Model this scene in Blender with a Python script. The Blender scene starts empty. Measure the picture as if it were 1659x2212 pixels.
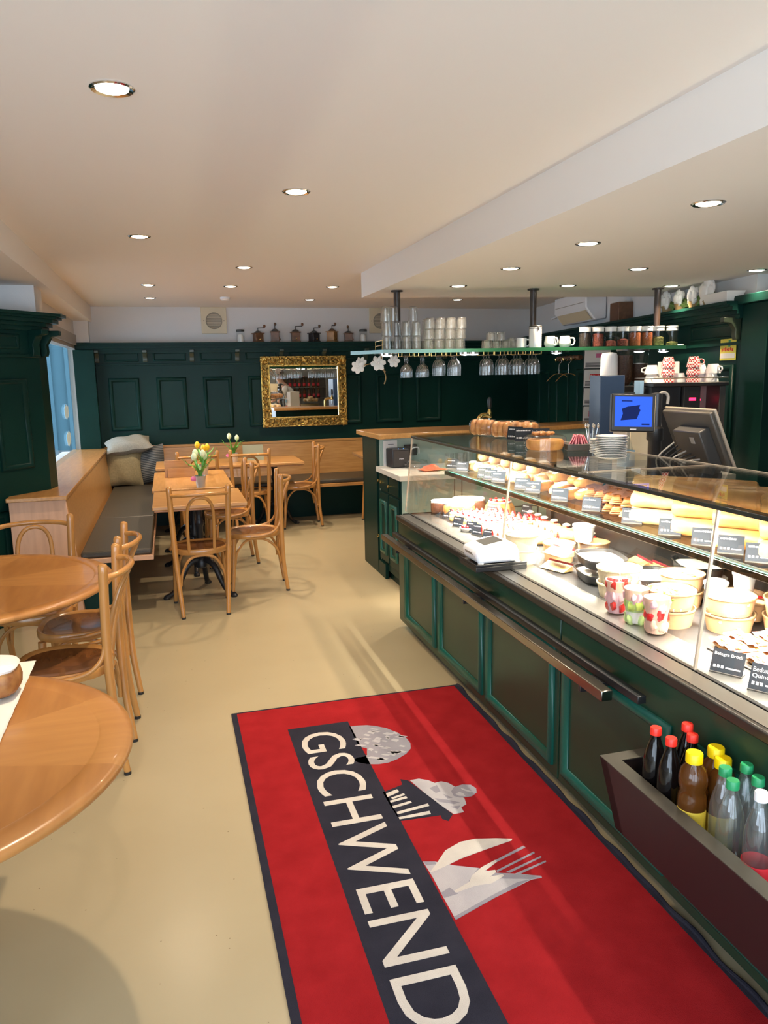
SPOTK, DAY, EXPO, CASE = 1.6, 4.5, 0.70, 135.0
import bpy, math, random
from mathutils import Vector, Matrix
random.seed(7)
PI = math.pi
SC = bpy.context.scene
COL = SC.collection

# ---------------------------------------------------------------- survey of the room
# world: X across the shop, Y along the counter to the back wall, Z up; eye height 1.62 m at the origin
FOC, HC, W_, H_ = 1661.0, 1.62, 1659.0, 2212.0
RW = ((0.9631420745629553, -0.06357295335488969, 0.261372959214039),
      (-0.26839496779665967, -0.16235180160649915, 0.949529374888715),
      (-0.017930015839276586, -0.9846828789599528, -0.1734305117767411))


def ray(x, y):
    c = (x - W_ / 2, y - H_ / 2, FOC)
    return Vector([sum(RW[i][j] * c[j] for j in range(3)) for i in range(3)])


def PZ(x, y, z):
    d = ray(x, y); return Vector((0, 0, HC)) + d * ((z - HC) / d.z)


def PX(x, y, X):
    d = ray(x, y); return Vector((0, 0, HC)) + d * (X / d.x)


def PY(x, y, Y):
    d = ray(x, y); return Vector((0, 0, HC)) + d * (Y / d.y)


def PR(x, y):
    """point on the slanted right wall"""
    d = ray(x, y)
    ax, ay, bx, by = 4.62, 9.42, 3.9, 4.67
    ex, ey = bx - ax, by - ay
    det = d.x * (-ey) + ex * d.y
    t = (ax * (-ey) + ex * ay) / det
    return Vector((0, 0, HC)) + d * t


# ---------------------------------------------------------------- mesh builder
class MB:
    def __init__(s):
        s.v = []; s.f = []; s.m = []; s.M = None; s.mi = 0

    def add(s, vs, fs):
        o = len(s.v)
        if s.M is not None:
            vs = [s.M @ Vector(p) for p in vs]
        s.v += [tuple(p) for p in vs]
        for f in fs:
            s.f.append([i + o for i in f]); s.m.append(s.mi)
        return s

    def box(s, x0, x1, y0, y1, z0, z1):
        vs = [(x0, y0, z0), (x1, y0, z0), (x1, y1, z0), (x0, y1, z0), (x0, y0, z1), (x1, y0, z1), (x1, y1, z1), (x0, y1, z1)]
        return s.add(vs, [(3, 2, 1, 0), (4, 5, 6, 7), (0, 1, 5, 4), (1, 2, 6, 5), (2, 3, 7, 6), (3, 0, 4, 7)])

    def cbox(s, c, d):
        return s.box(c[0] - d[0] / 2, c[0] + d[0] / 2, c[1] - d[1] / 2, c[1] + d[1] / 2, c[2] - d[2] / 2, c[2] + d[2] / 2)

    def lathe(s, prof, n=24, c=(0, 0, 0), cap=True):
        vs = []; fs = []
        k = len(prof)
        for (r, z) in prof:
            for i in range(n):
                a = 2 * PI * i / n
                vs.append((c[0] + r * math.cos(a), c[1] + r * math.sin(a), c[2] + z))
        for j in range(k - 1):
            for i in range(n):
                i2 = (i + 1) % n
                fs.append((j * n + i, j * n + i2, (j + 1) * n + i2, (j + 1) * n + i))
        if cap:
            if prof[0][0] > 1e-6: fs.append(tuple(range(n - 1, -1, -1)))
            if prof[-1][0] > 1e-6: fs.append(tuple(range((k - 1) * n, k * n)))
        return s.add(vs, fs)

    def tube(s, pts, r, n=8, closed=False, caps=True, flat=1.0):
        pts = [Vector(p) for p in pts]
        k = len(pts)
        rs = r if isinstance(r, (list, tuple)) else [r] * k
        vs = []; fs = []; up = None
        for i, p in enumerate(pts):
            if closed:
                t = pts[(i + 1) % k] - pts[i - 1]
            else:
                t = pts[min(i + 1, k - 1)] - pts[max(i - 1, 0)]
            t.normalize()
            if up is None:
                up = Vector((0, 0, 1)) if abs(t.z) < 0.9 else Vector((1, 0, 0))
            a = t.cross(up)
            if a.length < 1e-5: a = t.orthogonal()
            a.normalize(); b = a.cross(t); b.normalize(); up = b
            for q in range(n):
                w = 2 * PI * q / n
                vs.append(p + (a * math.cos(w) + b * math.sin(w) * flat) * rs[i])
        m = k if closed else k - 1
        for i in range(m):
            i2 = (i + 1) % k
            for q in range(n):
                q2 = (q + 1) % n
                fs.append((i * n + q, i * n + q2, i2 * n + q2, i2 * n + q))
        if caps and not closed:
            fs.append(tuple(range(n - 1, -1, -1))); fs.append(tuple(range((k - 1) * n, k * n)))
        return s.add(vs, fs)

    def prism(s, poly, z0, z1):
        n = len(poly)
        a = sum(poly[i][0] * poly[(i + 1) % n][1] - poly[(i + 1) % n][0] * poly[i][1] for i in range(n))
        if a < 0: poly = poly[::-1]
        vs = [(p[0], p[1], z0) for p in poly] + [(p[0], p[1], z1) for p in poly]
        fs = [tuple(range(n - 1, -1, -1)), tuple(range(n, 2 * n))]
        for i in range(n):
            j = (i + 1) % n
            fs.append((i, j, n + j, n + i))
        return s.add(vs, fs)

    def grid(s, nu, nv, fn):
        vs = [fn(i / nu, j / nv) for j in range(nv + 1) for i in range(nu + 1)]
        fs = [(j * (nu + 1) + i, j * (nu + 1) + i + 1, (j + 1) * (nu + 1) + i + 1, (j + 1) * (nu + 1) + i) for j in range(nv) for i in range(nu)]
        return s.add(vs, fs)

    def blob(s, c, d, e=1.0, n=14, m=9, rough=0.0, flat_bottom=None, rnd=random):
        """rounded lump: superellipsoid of half sizes d; e < 1 makes it boxier"""
        vs = []; fs = []
        sg = lambda x, p: math.copysign(abs(x) ** p, x)
        for j in range(m + 1):
            ph = -PI / 2 + PI * j / m
            for i in range(n):
                th = 2 * PI * i / n
                k = 1 + (rnd.uniform(-rough, rough) if 0 < j < m else 0)
                x = d[0] * sg(math.cos(ph), e) * sg(math.cos(th), e) * k
                y = d[1] * sg(math.cos(ph), e) * sg(math.sin(th), e) * k
                z = d[2] * sg(math.sin(ph), e) * k
                if flat_bottom is not None: z = max(z, flat_bottom)
                vs.append((c[0] + x, c[1] + y, c[2] + z))
        for j in range(m):
            for i in range(n):
                i2 = (i + 1) % n
                fs.append((j * n + i, j * n + i2, (j + 1) * n + i2, (j + 1) * n + i))
        return s.add(vs, fs)

    def ring_frame(s, x0, x1, z0, z1, w, h):
        """picture-frame moulding in the XZ plane, back at y=0, rising to y=-h (rounded)"""
        prof = [(0, 0), (0.0, -h * .6), (w * .3, -h), (w * .7, -h * .75), (w, -h * .25), (w, 0)]
        cs = [(x0, z0, 1, 1), (x1, z0, -1, 1), (x1, z1, -1, -1), (x0, z1, 1, -1)]
        vs = []; fs = []; k = len(prof)
        for (cx, cz, dx, dz) in cs:
            for (u, y) in prof: vs.append((cx + dx * u, y, cz + dz * u))
        for a in range(4):
            b = (a + 1) % 4
            for i in range(k - 1):
                fs.append((a * k + i, b * k + i, b * k + i + 1, a * k + i + 1))
        return s.add(vs, fs)

    def build(s, name, mat, parent=None, bevel=0.0, smooth=True, loc=None, rot=None, seg=2, ang=42):
        me = bpy.data.meshes.new(name)
        me.from_pydata(s.v, [], s.f)
        mats = mat if isinstance(mat, (list, tuple)) else [mat]
        for m in mats: me.materials.append(m)
        if len(mats) > 1:
            for p, i in zip(me.polygons, s.m): p.material_index = i
        if smooth:
            me.polygons.foreach_set('use_smooth', [True] * len(me.polygons))
            me.set_sharp_from_angle(angle=math.radians(ang))
        me.update()
        o = bpy.data.objects.new(name, me); COL.objects.link(o)
        if parent is not None: o.parent = parent
        if loc is not None: o.location = loc
        if rot is not None: o.rotation_euler = rot
        if bevel > 0:
            b = o.modifiers.new('edge', 'BEVEL'); b.width = bevel; b.segments = seg; b.limit_method = 'ANGLE'
            b.angle_limit = math.radians(40); b.harden_normals = False
        return o


def bez(p0, p1, p2, p3, n=8):
    out = []
    for i in range(n + 1):
        t = i / n; u = 1 - t
        out.append(tuple(u ** 3 * a + 3 * u * u * t * b + 3 * u * t * t * c + t ** 3 * d for a, b, c, d in zip(p0, p1, p2, p3)))
    return out


def spline(pts, n=5):
    """Catmull-Rom through pts"""
    out = []
    P = [Vector(p) for p in pts]
    for i in range(len(P) - 1):
        a = P[max(i - 1, 0)]; b = P[i]; c = P[i + 1]; d = P[min(i + 2, len(P) - 1)]
        for k in range(n):
            t = k / n
            out.append(0.5 * ((2 * b) + (c - a) * t + (2 * a - 5 * b + 4 * c - d) * t * t + (3 * b - a - 3 * c + d) * t ** 3))
    out.append(P[-1])
    return out


LABELS = {}


def tag(o, label, cat, group=None, kind=None):
    if label: o['label'] = label
    if cat: o['category'] = cat
    if group: o['group'] = group
    if kind: o['kind'] = kind
    return o


def thing(name, label, cat, loc=(0, 0, 0), rz=0.0, group=None):
    o = bpy.data.objects.new(name, None); COL.objects.link(o)
    o.location = loc; o.rotation_euler = (0, 0, rz); o.empty_display_size = 0.05
    return tag(o, label, cat, group)


def dup(root, loc, rz=None, label=None, group=None, rot=None):
    r = root.copy(); COL.objects.link(r); r.location = loc
    if rz is not None: r.rotation_euler = (0, 0, rz)
    if rot is not None: r.rotation_euler = rot
    if label: r['label'] = label
    if group: r['group'] = group
    for ch in list(root.children):
        c = ch.copy(); COL.objects.link(c); c.parent = r
        for g in list(ch.children):
            d = g.copy(); COL.objects.link(d); d.parent = c
    return r


def struct(name, mb, mat, bevel=0.0, smooth=False, **k):
    return tag(mb.build(name, mat, bevel=bevel, smooth=smooth, **k), None, None, kind='structure')


def text_mesh(body, size, extrude=0.0, align='LEFT'):
    cu = bpy.data.curves.new('lettering', 'FONT'); cu.body = body; cu.size = size; cu.extrude = extrude
    cu.align_x = align; cu.resolution_u = 4
    o = bpy.data.objects.new('lettering', cu); COL.objects.link(o)
    dg = bpy.context.evaluated_depsgraph_get(); dg.update()
    me = bpy.data.meshes.new_from_object(o.evaluated_get(dg))
    bpy.data.objects.remove(o); bpy.data.curves.remove(cu)
    return me


def text_obj(name, body, size, mat, parent=None, loc=(0, 0, 0), rot=(0, 0, 0), extrude=0.0003, align='LEFT', fit=None):
    me = text_mesh(body, size, extrude, align)
    if fit:
        xs = [v.co.x for v in me.vertices]; ys = [v.co.y for v in me.vertices]
        sx = fit[0] / (max(xs) - min(xs)); sy = fit[1] / (max(ys) - min(ys)); mx, my = min(xs), min(ys)
        for v in me.vertices: v.co.x = (v.co.x - mx) * sx; v.co.y = (v.co.y - my) * sy
    me.materials.clear(); me.materials.append(mat)
    o = bpy.data.objects.new(name, me); COL.objects.link(o)
    if parent is not None: o.parent = parent
    o.location = loc; o.rotation_euler = rot
    return o


# ---------------------------------------------------------------- materials
def nmat(name):
    m = bpy.data.materials.new(name); m.use_nodes = True
    nt = m.node_tree
    return m, nt, nt.nodes['Principled BSDF']


def pm(name, col, rough=0.5, metal=0.0, var=0.0, scale=20.0, stretch=(1, 1, 1), col2=None, bump=0.0, bscale=None, coat=0.0, spec=0.5, trans=0.0, emit=None, estr=0.0, sss=0.0, sheen=0.0, detail=4.0):
    m, nt, b = nmat(name)
    c = tuple(col) + (1,)
    b.inputs['Base Color'].default_value = c
    b.inputs['Roughness'].default_value = rough
    b.inputs['Metallic'].default_value = metal
    b.inputs['Specular IOR Level'].default_value = spec
    b.inputs['Coat Weight'].default_value = coat
    b.inputs['Transmission Weight'].default_value = trans
    if sheen: b.inputs['Sheen Weight'].default_value = sheen
    if emit:
        b.inputs['Emission Color'].default_value = tuple(emit) + (1,); b.inputs['Emission Strength'].default_value = estr
    if var > 0 or col2 or bump > 0:
        tc = nt.nodes.new('ShaderNodeTexCoord'); mp = nt.nodes.new('ShaderNodeMapping')
        mp.inputs['Scale'].default_value = stretch
        nt.links.new(tc.outputs['Object'], mp.inputs['Vector'])
        nz = nt.nodes.new('ShaderNodeTexNoise'); nz.inputs['Scale'].default_value = scale; nz.inputs['Detail'].default_value = detail
        nt.links.new(mp.outputs['Vector'], nz.inputs['Vector'])
        if var > 0 or col2:
            rp = nt.nodes.new('ShaderNodeValToRGB')
            d = col2 if col2 else tuple(max(0, x * (1 - var)) for x in col)
            u = col if col2 else tuple(min(1, x * (1 + var)) for x in col)
            rp.color_ramp.elements[0].color = tuple(d) + (1,); rp.color_ramp.elements[1].color = tuple(u) + (1,)
            rp.color_ramp.elements[0].position = 0.32; rp.color_ramp.elements[1].position = 0.68
            nt.links.new(nz.outputs['Fac'], rp.inputs['Fac']); nt.links.new(rp.outputs['Color'], b.inputs['Base Color'])
        if bump > 0:
            n2 = nz
            if bscale:
                n2 = nt.nodes.new('ShaderNodeTexNoise'); n2.inputs['Scale'].default_value = bscale; n2.inputs['Detail'].default_value = 3
                nt.links.new(mp.outputs['Vector'], n2.inputs['Vector'])
            bp = nt.nodes.new('ShaderNodeBump'); bp.inputs['Strength'].default_value = bump; bp.inputs['Distance'].default_value = 0.01
            nt.links.new(n2.outputs['Fac'], bp.inputs['Height']); nt.links.new(bp.outputs['Normal'], b.inputs['Normal'])
    return m


def thin_glass(name, tint=(0.96, 0.98, 0.97), refl=0.05, edge=0.5, rough=0.0, haze=0.0):
    """clear sheet or thin-walled vessel: passes light straight, mirrors more at glancing angles"""
    m = bpy.data.materials.new(name); m.use_nodes = True; nt = m.node_tree; nt.nodes.clear()
    out = nt.nodes.new('ShaderNodeOutputMaterial'); mix = nt.nodes.new('ShaderNodeMixShader')
    tr = nt.nodes.new('ShaderNodeBsdfTransparent'); tr.inputs['Color'].default_value = tuple(tint) + (1,)
    gl = nt.nodes.new('ShaderNodeBsdfGlossy'); gl.inputs['Roughness'].default_value = rough
    lw = nt.nodes.new('ShaderNodeLayerWeight'); lw.inputs['Blend'].default_value = 0.5
    pw = nt.nodes.new('ShaderNodeMath'); pw.operation = 'POWER'; pw.inputs[1].default_value = 4.0
    ma = nt.nodes.new('ShaderNodeMath'); ma.operation = 'MULTIPLY_ADD'; ma.inputs[1].default_value = edge; ma.inputs[2].default_value = refl
    nt.links.new(lw.outputs['Facing'], pw.inputs[0]); nt.links.new(pw.outputs[0], ma.inputs[0]); nt.links.new(ma.outputs[0], mix.inputs['Fac'])
    nt.links.new(tr.outputs['BSDF'], mix.inputs[1]); nt.links.new(gl.outputs['BSDF'], mix.inputs[2])
    last = mix
    if haze:
        # white diffuse share brightens the glass in place of light it would gather
        df = nt.nodes.new('ShaderNodeBsdfDiffuse'); df.inputs['Color'].default_value = (.85, .86, .86, 1)
        last = nt.nodes.new('ShaderNodeMixShader'); last.inputs['Fac'].default_value = haze
        nt.links.new(mix.outputs['Shader'], last.inputs[1]); nt.links.new(df.outputs['BSDF'], last.inputs[2])
    nt.links.new(last.outputs['Shader'], out.inputs['Surface'])
    return m


def emat(name, col, s):
    m = bpy.data.materials.new(name); m.use_nodes = True; nt = m.node_tree; nt.nodes.clear()
    out = nt.nodes.new('ShaderNodeOutputMaterial'); e = nt.nodes.new('ShaderNodeEmission')
    e.inputs['Color'].default_value = tuple(col) + (1,); e.inputs['Strength'].default_value = s
    nt.links.new(e.outputs['Emission'], out.inputs['Surface'])
    return m


M = {}
M['ceil'] = pm('ceiling_paint', (.83, .79, .74), .75)
M['wall'] = pm('wall_paint', (.66, .65, .64), .75, bump=.15, bscale=180)
M['green'] = pm('green_paint', (.0040, .0265, .0205), .36, var=.12, scale=3, spec=.14)
M['green2'] = pm('green_paint_counter', (.014, .046, .026), .30, var=.10, scale=3, spec=.35)
M['teal'] = pm('green_moulding_paint', (.004, .085, .060), .3)
M['sage'] = pm('sage_panel', (.36, .47, .41), .45)
M['wood'] = pm('beech_veneer', (.55, .29, .095), .30, col2=(.43, .205, .058), scale=5, stretch=(1, 9, 9), coat=.2)
M['woody'] = pm('beech_veneer_cross', (.55, .29, .095), .30, col2=(.43, .205, .058), scale=5, stretch=(9, 1, 9), coat=.2)
M['woodedge'] = pm('beech_edge', (.47, .22, .095), .35, var=.12, scale=30, stretch=(1, 1, 6))
M['rtop'] = pm('round_table_veneer', (.50, .245, .10), .30, col2=(.41, .185, .068), scale=4, stretch=(1.2, 6, 6), coat=.2)
M['bent'] = pm('bentwood_lacquer', (.46, .215, .058), .24, var=.15, scale=14, stretch=(1, 1, .2), coat=.35)
M['seatw'] = pm('seat_plywood', (.15, .058, .018), .22, var=.2, scale=10, stretch=(1, 5, 1), coat=.4)
M['panelw'] = pm('bench_end_veneer', (.62, .36, .22), .4, var=.08, scale=4, stretch=(8, 8, 1))
M['black'] = pm('black_cast_iron', (.012, .013, .016), .38)
M['blackp'] = pm('black_plastic', (.014, .014, .015), .35)
M['dark'] = pm('dark_grey_plastic', (.045, .043, .040), .4)
M['grey'] = pm('grey_plastic', (.30, .28, .25), .45)
M['white'] = pm('white_plastic', (.82, .83, .85), .35)
M['porc'] = pm('white_porcelain', (.86, .85, .81), .15, coat=.3)
M['steel'] = pm('brushed_steel', (.30, .295, .285), .34, metal=1)
M['dsteel'] = pm('dark_steel', (.085, .080, .075), .33, metal=.8)
M['bronze'] = pm('bronze_bar', (.115, .100, .085), .20, metal=1)
M['chrome'] = pm('chrome', (.75, .75, .74), .12, metal=1)
M['brass'] = pm('brass', (.80, .56, .20), .2, metal=1)
M['railm'] = pm('rail_metal', (.30, .27, .23), .22, metal=1)
M['pole'] = pm('brown_pole', (.028, .018, .014), .3, coat=.2)
M['leather'] = pm('olive_black_leather', (.050, .043, .032), .42, bump=.2, bscale=140)
M['marble'] = pm('stone_worktop', (.66, .62, .54), .3, var=.06, scale=14)
M['gold'] = pm('gilt_carving', (.60, .37, .09), .28, metal=.85, var=.35, scale=40, bump=.4)
M['goldw'] = pm('gilt_painted_recesses', (.52, .30, .06), .32, metal=.8, col2=(.010, .006, .003), scale=34, bump=.8)  # dark noise paints the shade inside the carving's holes
M['goldd'] = pm('gilt_shadow', (.020, .013, .006), .6)
M['mirror'] = pm('mirror_silver', (.92, .92, .90), .01, metal=1)
M['paper'] = pm('paper', (.80, .78, .74), .7)
M['red'] = pm('red_print', (.62, .02, .03), .5)
M['ink'] = pm('black_print', (.03, .03, .035), .6)
M['slate'] = pm('price_sign_slate', (.012, .016, .024), .6, spec=.2)
M['chalk'] = pm('sign_lettering', (.42, .44, .47), .6)
M['choc'] = pm('chocolate', (.075, .026, .012), .4, var=.3, scale=40)
M['crust'] = pm('bread_crust', (.24, .085, .024), .45, col2=(.50, .24, .07), scale=22, bump=.3)
M['pastry'] = pm('baked_pastry', (.60, .31, .085), .5, col2=(.38, .15, .035), scale=16, bump=.3)
M['pale'] = pm('pale_dough', (.66, .44, .20), .55, col2=(.52, .28, .09), scale=14, bump=.2)
M['bun'] = pm('sweet_bun', (.70, .50, .26), .5, col2=(.54, .28, .09), scale=18, bump=.2)
M['sugar'] = pm('sugar_icing', (.86, .83, .78), .55, bump=.3, bscale=60)
M['cream'] = pm('whipped_cream', (.88, .85, .78), .5, bump=.2, bscale=40)
M['sponge'] = pm('sponge_cake', (.62, .36, .12), .7, var=.15, scale=60)
M['berry'] = pm('red_berries', (.55, .012, .015), .2, coat=.4)
M['ham'] = pm('ham', (.66, .20, .17), .4, var=.15, scale=30)
M['egg'] = pm('egg_yolk', (.90, .62, .10), .4)
M['leafg'] = pm('salad_leaf', (.20, .34, .04), .45, var=.3, scale=30)
M['cuke'] = pm('pickle_green', (.34, .42, .08), .4)
M['kraft'] = pm('kraft_paper', (.44, .255, .125), .6, var=.04, scale=40)
M['kraftl'] = pm('pale_paper_bowl', (.56, .46, .30), .55)
M['glass'] = thin_glass('clear_glass', (.975, .985, .98), .035, .8)
M['topglass'] = thin_glass('counter_top_glass', (.88, .90, .89), .05, .55)
M['winglass'] = thin_glass('window_glass', (.90, .95, .97), .04, .3)
M['tumbler'] = thin_glass('tumbler_glass', (.97, .97, .96), .065, .8, .015, .02)
M['clearp'] = thin_glass('clear_plastic', (.93, .94, .94), .06, .5, .08)
M['lid'] = pm('clear_lid', (.9, .9, .88), .25, trans=.0)
M['gedge'] = pm('green_glass_edge', (.03, .15, .07), .15, coat=.5)
M['caseedge'] = pm('glass_edge_dark', (.030, .035, .030), .25)
M['jade'] = emat('glass_edge_glow', (.12, .75, .45), .6)
M['beige'] = pm('beige_speaker', (.62, .54, .38), .5)
M['mesh'] = pm('speaker_mesh', (.28, .25, .20), .5)
M['pil1'] = pm('linen_cushion', (.30, .29, .25), .9, var=.12, scale=90, bump=.3)
M['pil2'] = pm('olive_cushion', (.30, .25, .14), .85, var=.12, scale=60, bump=.25)
M['lace'] = pm('lace_doily', (.82, .79, .72), .85)
M['leaf'] = pm('tulip_leaf', (.10, .36, .05), .4, var=.3, scale=12)
M['tyel'] = pm('yellow_tulip', (.90, .55, .02), .45)
M['twhi'] = pm('white_tulip', (.72, .84, .55), .45)
M['pinkb'] = pm('pink_ribbon', (.85, .20, .42), .5)
M['potm'] = pm('silver_pot', (.55, .54, .52), .35, metal=.5)
M['redcap'] = pm('red_cap', (.85, .035, .02), .35)
M['yelcap'] = pm('yellow_cap', (.88, .62, .0), .35)
M['grncap'] = pm('green_cap', (.02, .30, .11), .35)
M['whtcap'] = pm('white_cap', (.85, .86, .88), .35)
M['cola'] = pm('cola_drink', (.004, .003, .003), .07)
M['tea'] = pm('iced_tea', (.085, .028, .005), .07)
M['water'] = thin_glass('water_bottle', (.88, .91, .90), .10, .7, .03, .03)
M['yellab'] = pm('yellow_label', (.72, .50, .05), .5)
M['binm'] = pm('brown_bin', (.020, .010, .010), .5)
M['binrim'] = pm('brown_bin_rim', (.055, .046, .034), .5)
M['led'] = emat('led_strip', (1.0, .87, .66), 30.0)
M['lamp'] = emat('spot_lens', (1.0, .93, .82), 9.0)
M['lampc'] = emat('shelf_spot_lens', (.95, .98, 1.0), 12.0)
M['screen'] = emat('display_blue', (.03, .10, .75), 1.1)
M['screend'] = emat('display_picture', (.012, .022, .10), .8)
M['ledr'] = emat('red_indicator', (1.0, .02, .08), 3.0)
M['ledb'] = emat('blue_indicator', (.1, .3, 1.0), 4.0)
M['bluelit'] = pm('blue_lit_panel', (.020, .040, .085), .3)  # blue light falling on the machine's side, put into its colour
M['iceb'] = pm('pale_blue_panel', (.25, .42, .60), .3)
M['cloth'] = pm('orange_cloth', (.80, .16, .08), .9, bump=.3, bscale=200)
M['bean'] = pm('coffee_beans', (.050, .020, .010), .4, var=.5, scale=120, bump=.5)
M['tea1'] = pm('red_fruit_tea', (.15, .030, .018), .8, var=.6, scale=110, bump=.6)
M['tea2'] = pm('rooibos_tea', (.27, .07, .018), .8, var=.4, scale=140, bump=.6)
M['tea3'] = pm('herb_tea', (.16, .15, .045), .8, var=.5, scale=90, bump=.6)
M['tea4'] = pm('dark_tea', (.022, .013, .010), .8, var=.6, scale=110, bump=.6)
M['facade'] = pm('street_facade', (.042, .098, .125), .8)
M['mill1'] = pm('mill_walnut', (.14, .065, .030), .4, var=.3, scale=20)
M['mill2'] = pm('mill_oak', (.33, .17, .055), .4, var=.2, scale=20)
M['mill3'] = pm('mill_black', (.02, .018, .018), .4)
M['petal'] = pm('white_petal', (.80, .77, .72), .6)
M['twig'] = pm('twig', (.28, .19, .08), .7)
M['moss'] = pm('moss', (.16, .24, .06), .9, var=.4, scale=80, bump=.6)


def wedge_mat(name, c1, c2, c3):
    """round veneer top laid in eight wedges with turning grain"""
    m, nt, b = nmat(name)
    tc = nt.nodes.new('ShaderNodeTexCoord'); sx = nt.nodes.new('ShaderNodeSeparateXYZ'); nt.links.new(tc.outputs['Object'], sx.inputs[0])
    at2 = nt.nodes.new('ShaderNodeMath'); at2.operation = 'ARCTAN2'; nt.links.new(sx.outputs['Y'], at2.inputs[0]); nt.links.new(sx.outputs['X'], at2.inputs[1])
    sc = nt.nodes.new('ShaderNodeMath'); sc.operation = 'MULTIPLY_ADD'; sc.inputs[1].default_value = 4 / PI; sc.inputs[2].default_value = .35; nt.links.new(at2.outputs[0], sc.inputs[0])
    fl = nt.nodes.new('ShaderNodeMath'); fl.operation = 'FLOOR'; nt.links.new(sc.outputs[0], fl.inputs[0])
    md = nt.nodes.new('ShaderNodeMath'); md.operation = 'PINGPONG'; md.inputs[1].default_value = 1; nt.links.new(fl.outputs[0], md.inputs[0])
    cols = []
    for st in ((1.2, 8, 1), (8, 1.2, 1)):
        mp = nt.nodes.new('ShaderNodeMapping'); mp.inputs['Scale'].default_value = st; nt.links.new(tc.outputs['Object'], mp.inputs['Vector'])
        nz = nt.nodes.new('ShaderNodeTexNoise'); nz.inputs['Scale'].default_value = 4; nt.links.new(mp.outputs['Vector'], nz.inputs['Vector'])
        rp = nt.nodes.new('ShaderNodeValToRGB'); rp.color_ramp.elements[0].position = .3; rp.color_ramp.elements[1].position = .7
        rp.color_ramp.elements[0].color = (c2 if st[0] < 2 else c3) + (1,); rp.color_ramp.elements[1].color = (c1 if st[0] < 2 else c2) + (1,)
        nt.links.new(nz.outputs['Fac'], rp.inputs['Fac']); cols.append(rp)
    mx = nt.nodes.new('ShaderNodeMix'); mx.data_type = 'RGBA'; nt.links.new(md.outputs[0], mx.inputs['Factor'])
    nt.links.new(cols[0].outputs['Color'], mx.inputs['A']); nt.links.new(cols[1].outputs['Color'], mx.inputs['B']); nt.links.new(mx.outputs['Result'], b.inputs['Base Color'])
    b.inputs['Roughness'].default_value = .28; b.inputs['Coat Weight'].default_value = .2
    return m


M['rtop'] = wedge_mat('round_table_veneer', (.52, .245, .072), (.45, .20, .056), (.37, .155, .042))
M['check'] = None
# ---------------------------------------------------------------- special surfaces
def floor_mat():
    m, nt, b = nmat('speckled_linoleum')
    tc = nt.nodes.new('ShaderNodeTexCoord')
    n1 = nt.nodes.new('ShaderNodeTexNoise'); n1.inputs['Scale'].default_value = 2.2; n1.inputs['Detail'].default_value = 3
    r1 = nt.nodes.new('ShaderNodeValToRGB'); r1.color_ramp.elements[0].color = (.36, .30, .185, 1); r1.color_ramp.elements[1].color = (.415, .352, .225, 1)
    nt.links.new(tc.outputs['Object'], n1.inputs['Vector']); nt.links.new(n1.outputs['Fac'], r1.inputs['Fac'])
    v = nt.nodes.new('ShaderNodeTexVoronoi'); v.inputs['Scale'].default_value = 26
    nt.links.new(tc.outputs['Object'], v.inputs['Vector'])
    wn = nt.nodes.new('ShaderNodeMath'); wn.operation = 'LESS_THAN'; wn.inputs[1].default_value = .07
    nt.links.new(v.outputs['Distance'], wn.inputs[0])
    sp = nt.nodes.new('ShaderNodeSeparateColor'); nt.links.new(v.outputs['Color'], sp.inputs['Color'])
    gt = nt.nodes.new('ShaderNodeMath'); gt.operation = 'GREATER_THAN'; gt.inputs[1].default_value = .8
    nt.links.new(sp.outputs['Red'], gt.inputs[0])
    mu = nt.nodes.new('ShaderNodeMath'); mu.operation = 'MULTIPLY'; nt.links.new(wn.outputs[0], mu.inputs[0]); nt.links.new(gt.outputs[0], mu.inputs[1])
    m2 = nt.nodes.new('ShaderNodeMath'); m2.operation = 'MULTIPLY'; m2.inputs[1].default_value = .6; nt.links.new(mu.outputs[0], m2.inputs[0])
    mx = nt.nodes.new('ShaderNodeMix'); mx.data_type = 'RGBA'
    nt.links.new(m2.outputs[0], mx.inputs['Factor']); nt.links.new(r1.outputs['Color'], mx.inputs['A']); mx.inputs['B'].default_value = (.13, .085, .04, 1)
    nt.links.new(mx.outputs['Result'], b.inputs['Base Color'])
    b.inputs['Roughness'].default_value = .25
    return m
    n3 = nt.nodes.new('ShaderNodeTexNoise'); n3.inputs['Scale'].default_value = 1.6
    rr = nt.nodes.new('ShaderNodeMapRange'); rr.inputs['To Min'].default_value = .18; rr.inputs['To Max'].default_value = .34
    nt.links.new(tc.outputs['Object'], n3.inputs['Vector']); nt.links.new(n3.outputs['Fac'], rr.inputs['Value']); nt.links.new(rr.outputs['Result'], b.inputs['Roughness'])
    return m


def carpet(name, a, c):
    return pm(name, a, .95, col2=c, scale=9, bump=.5, bscale=420, spec=.08)


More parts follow.
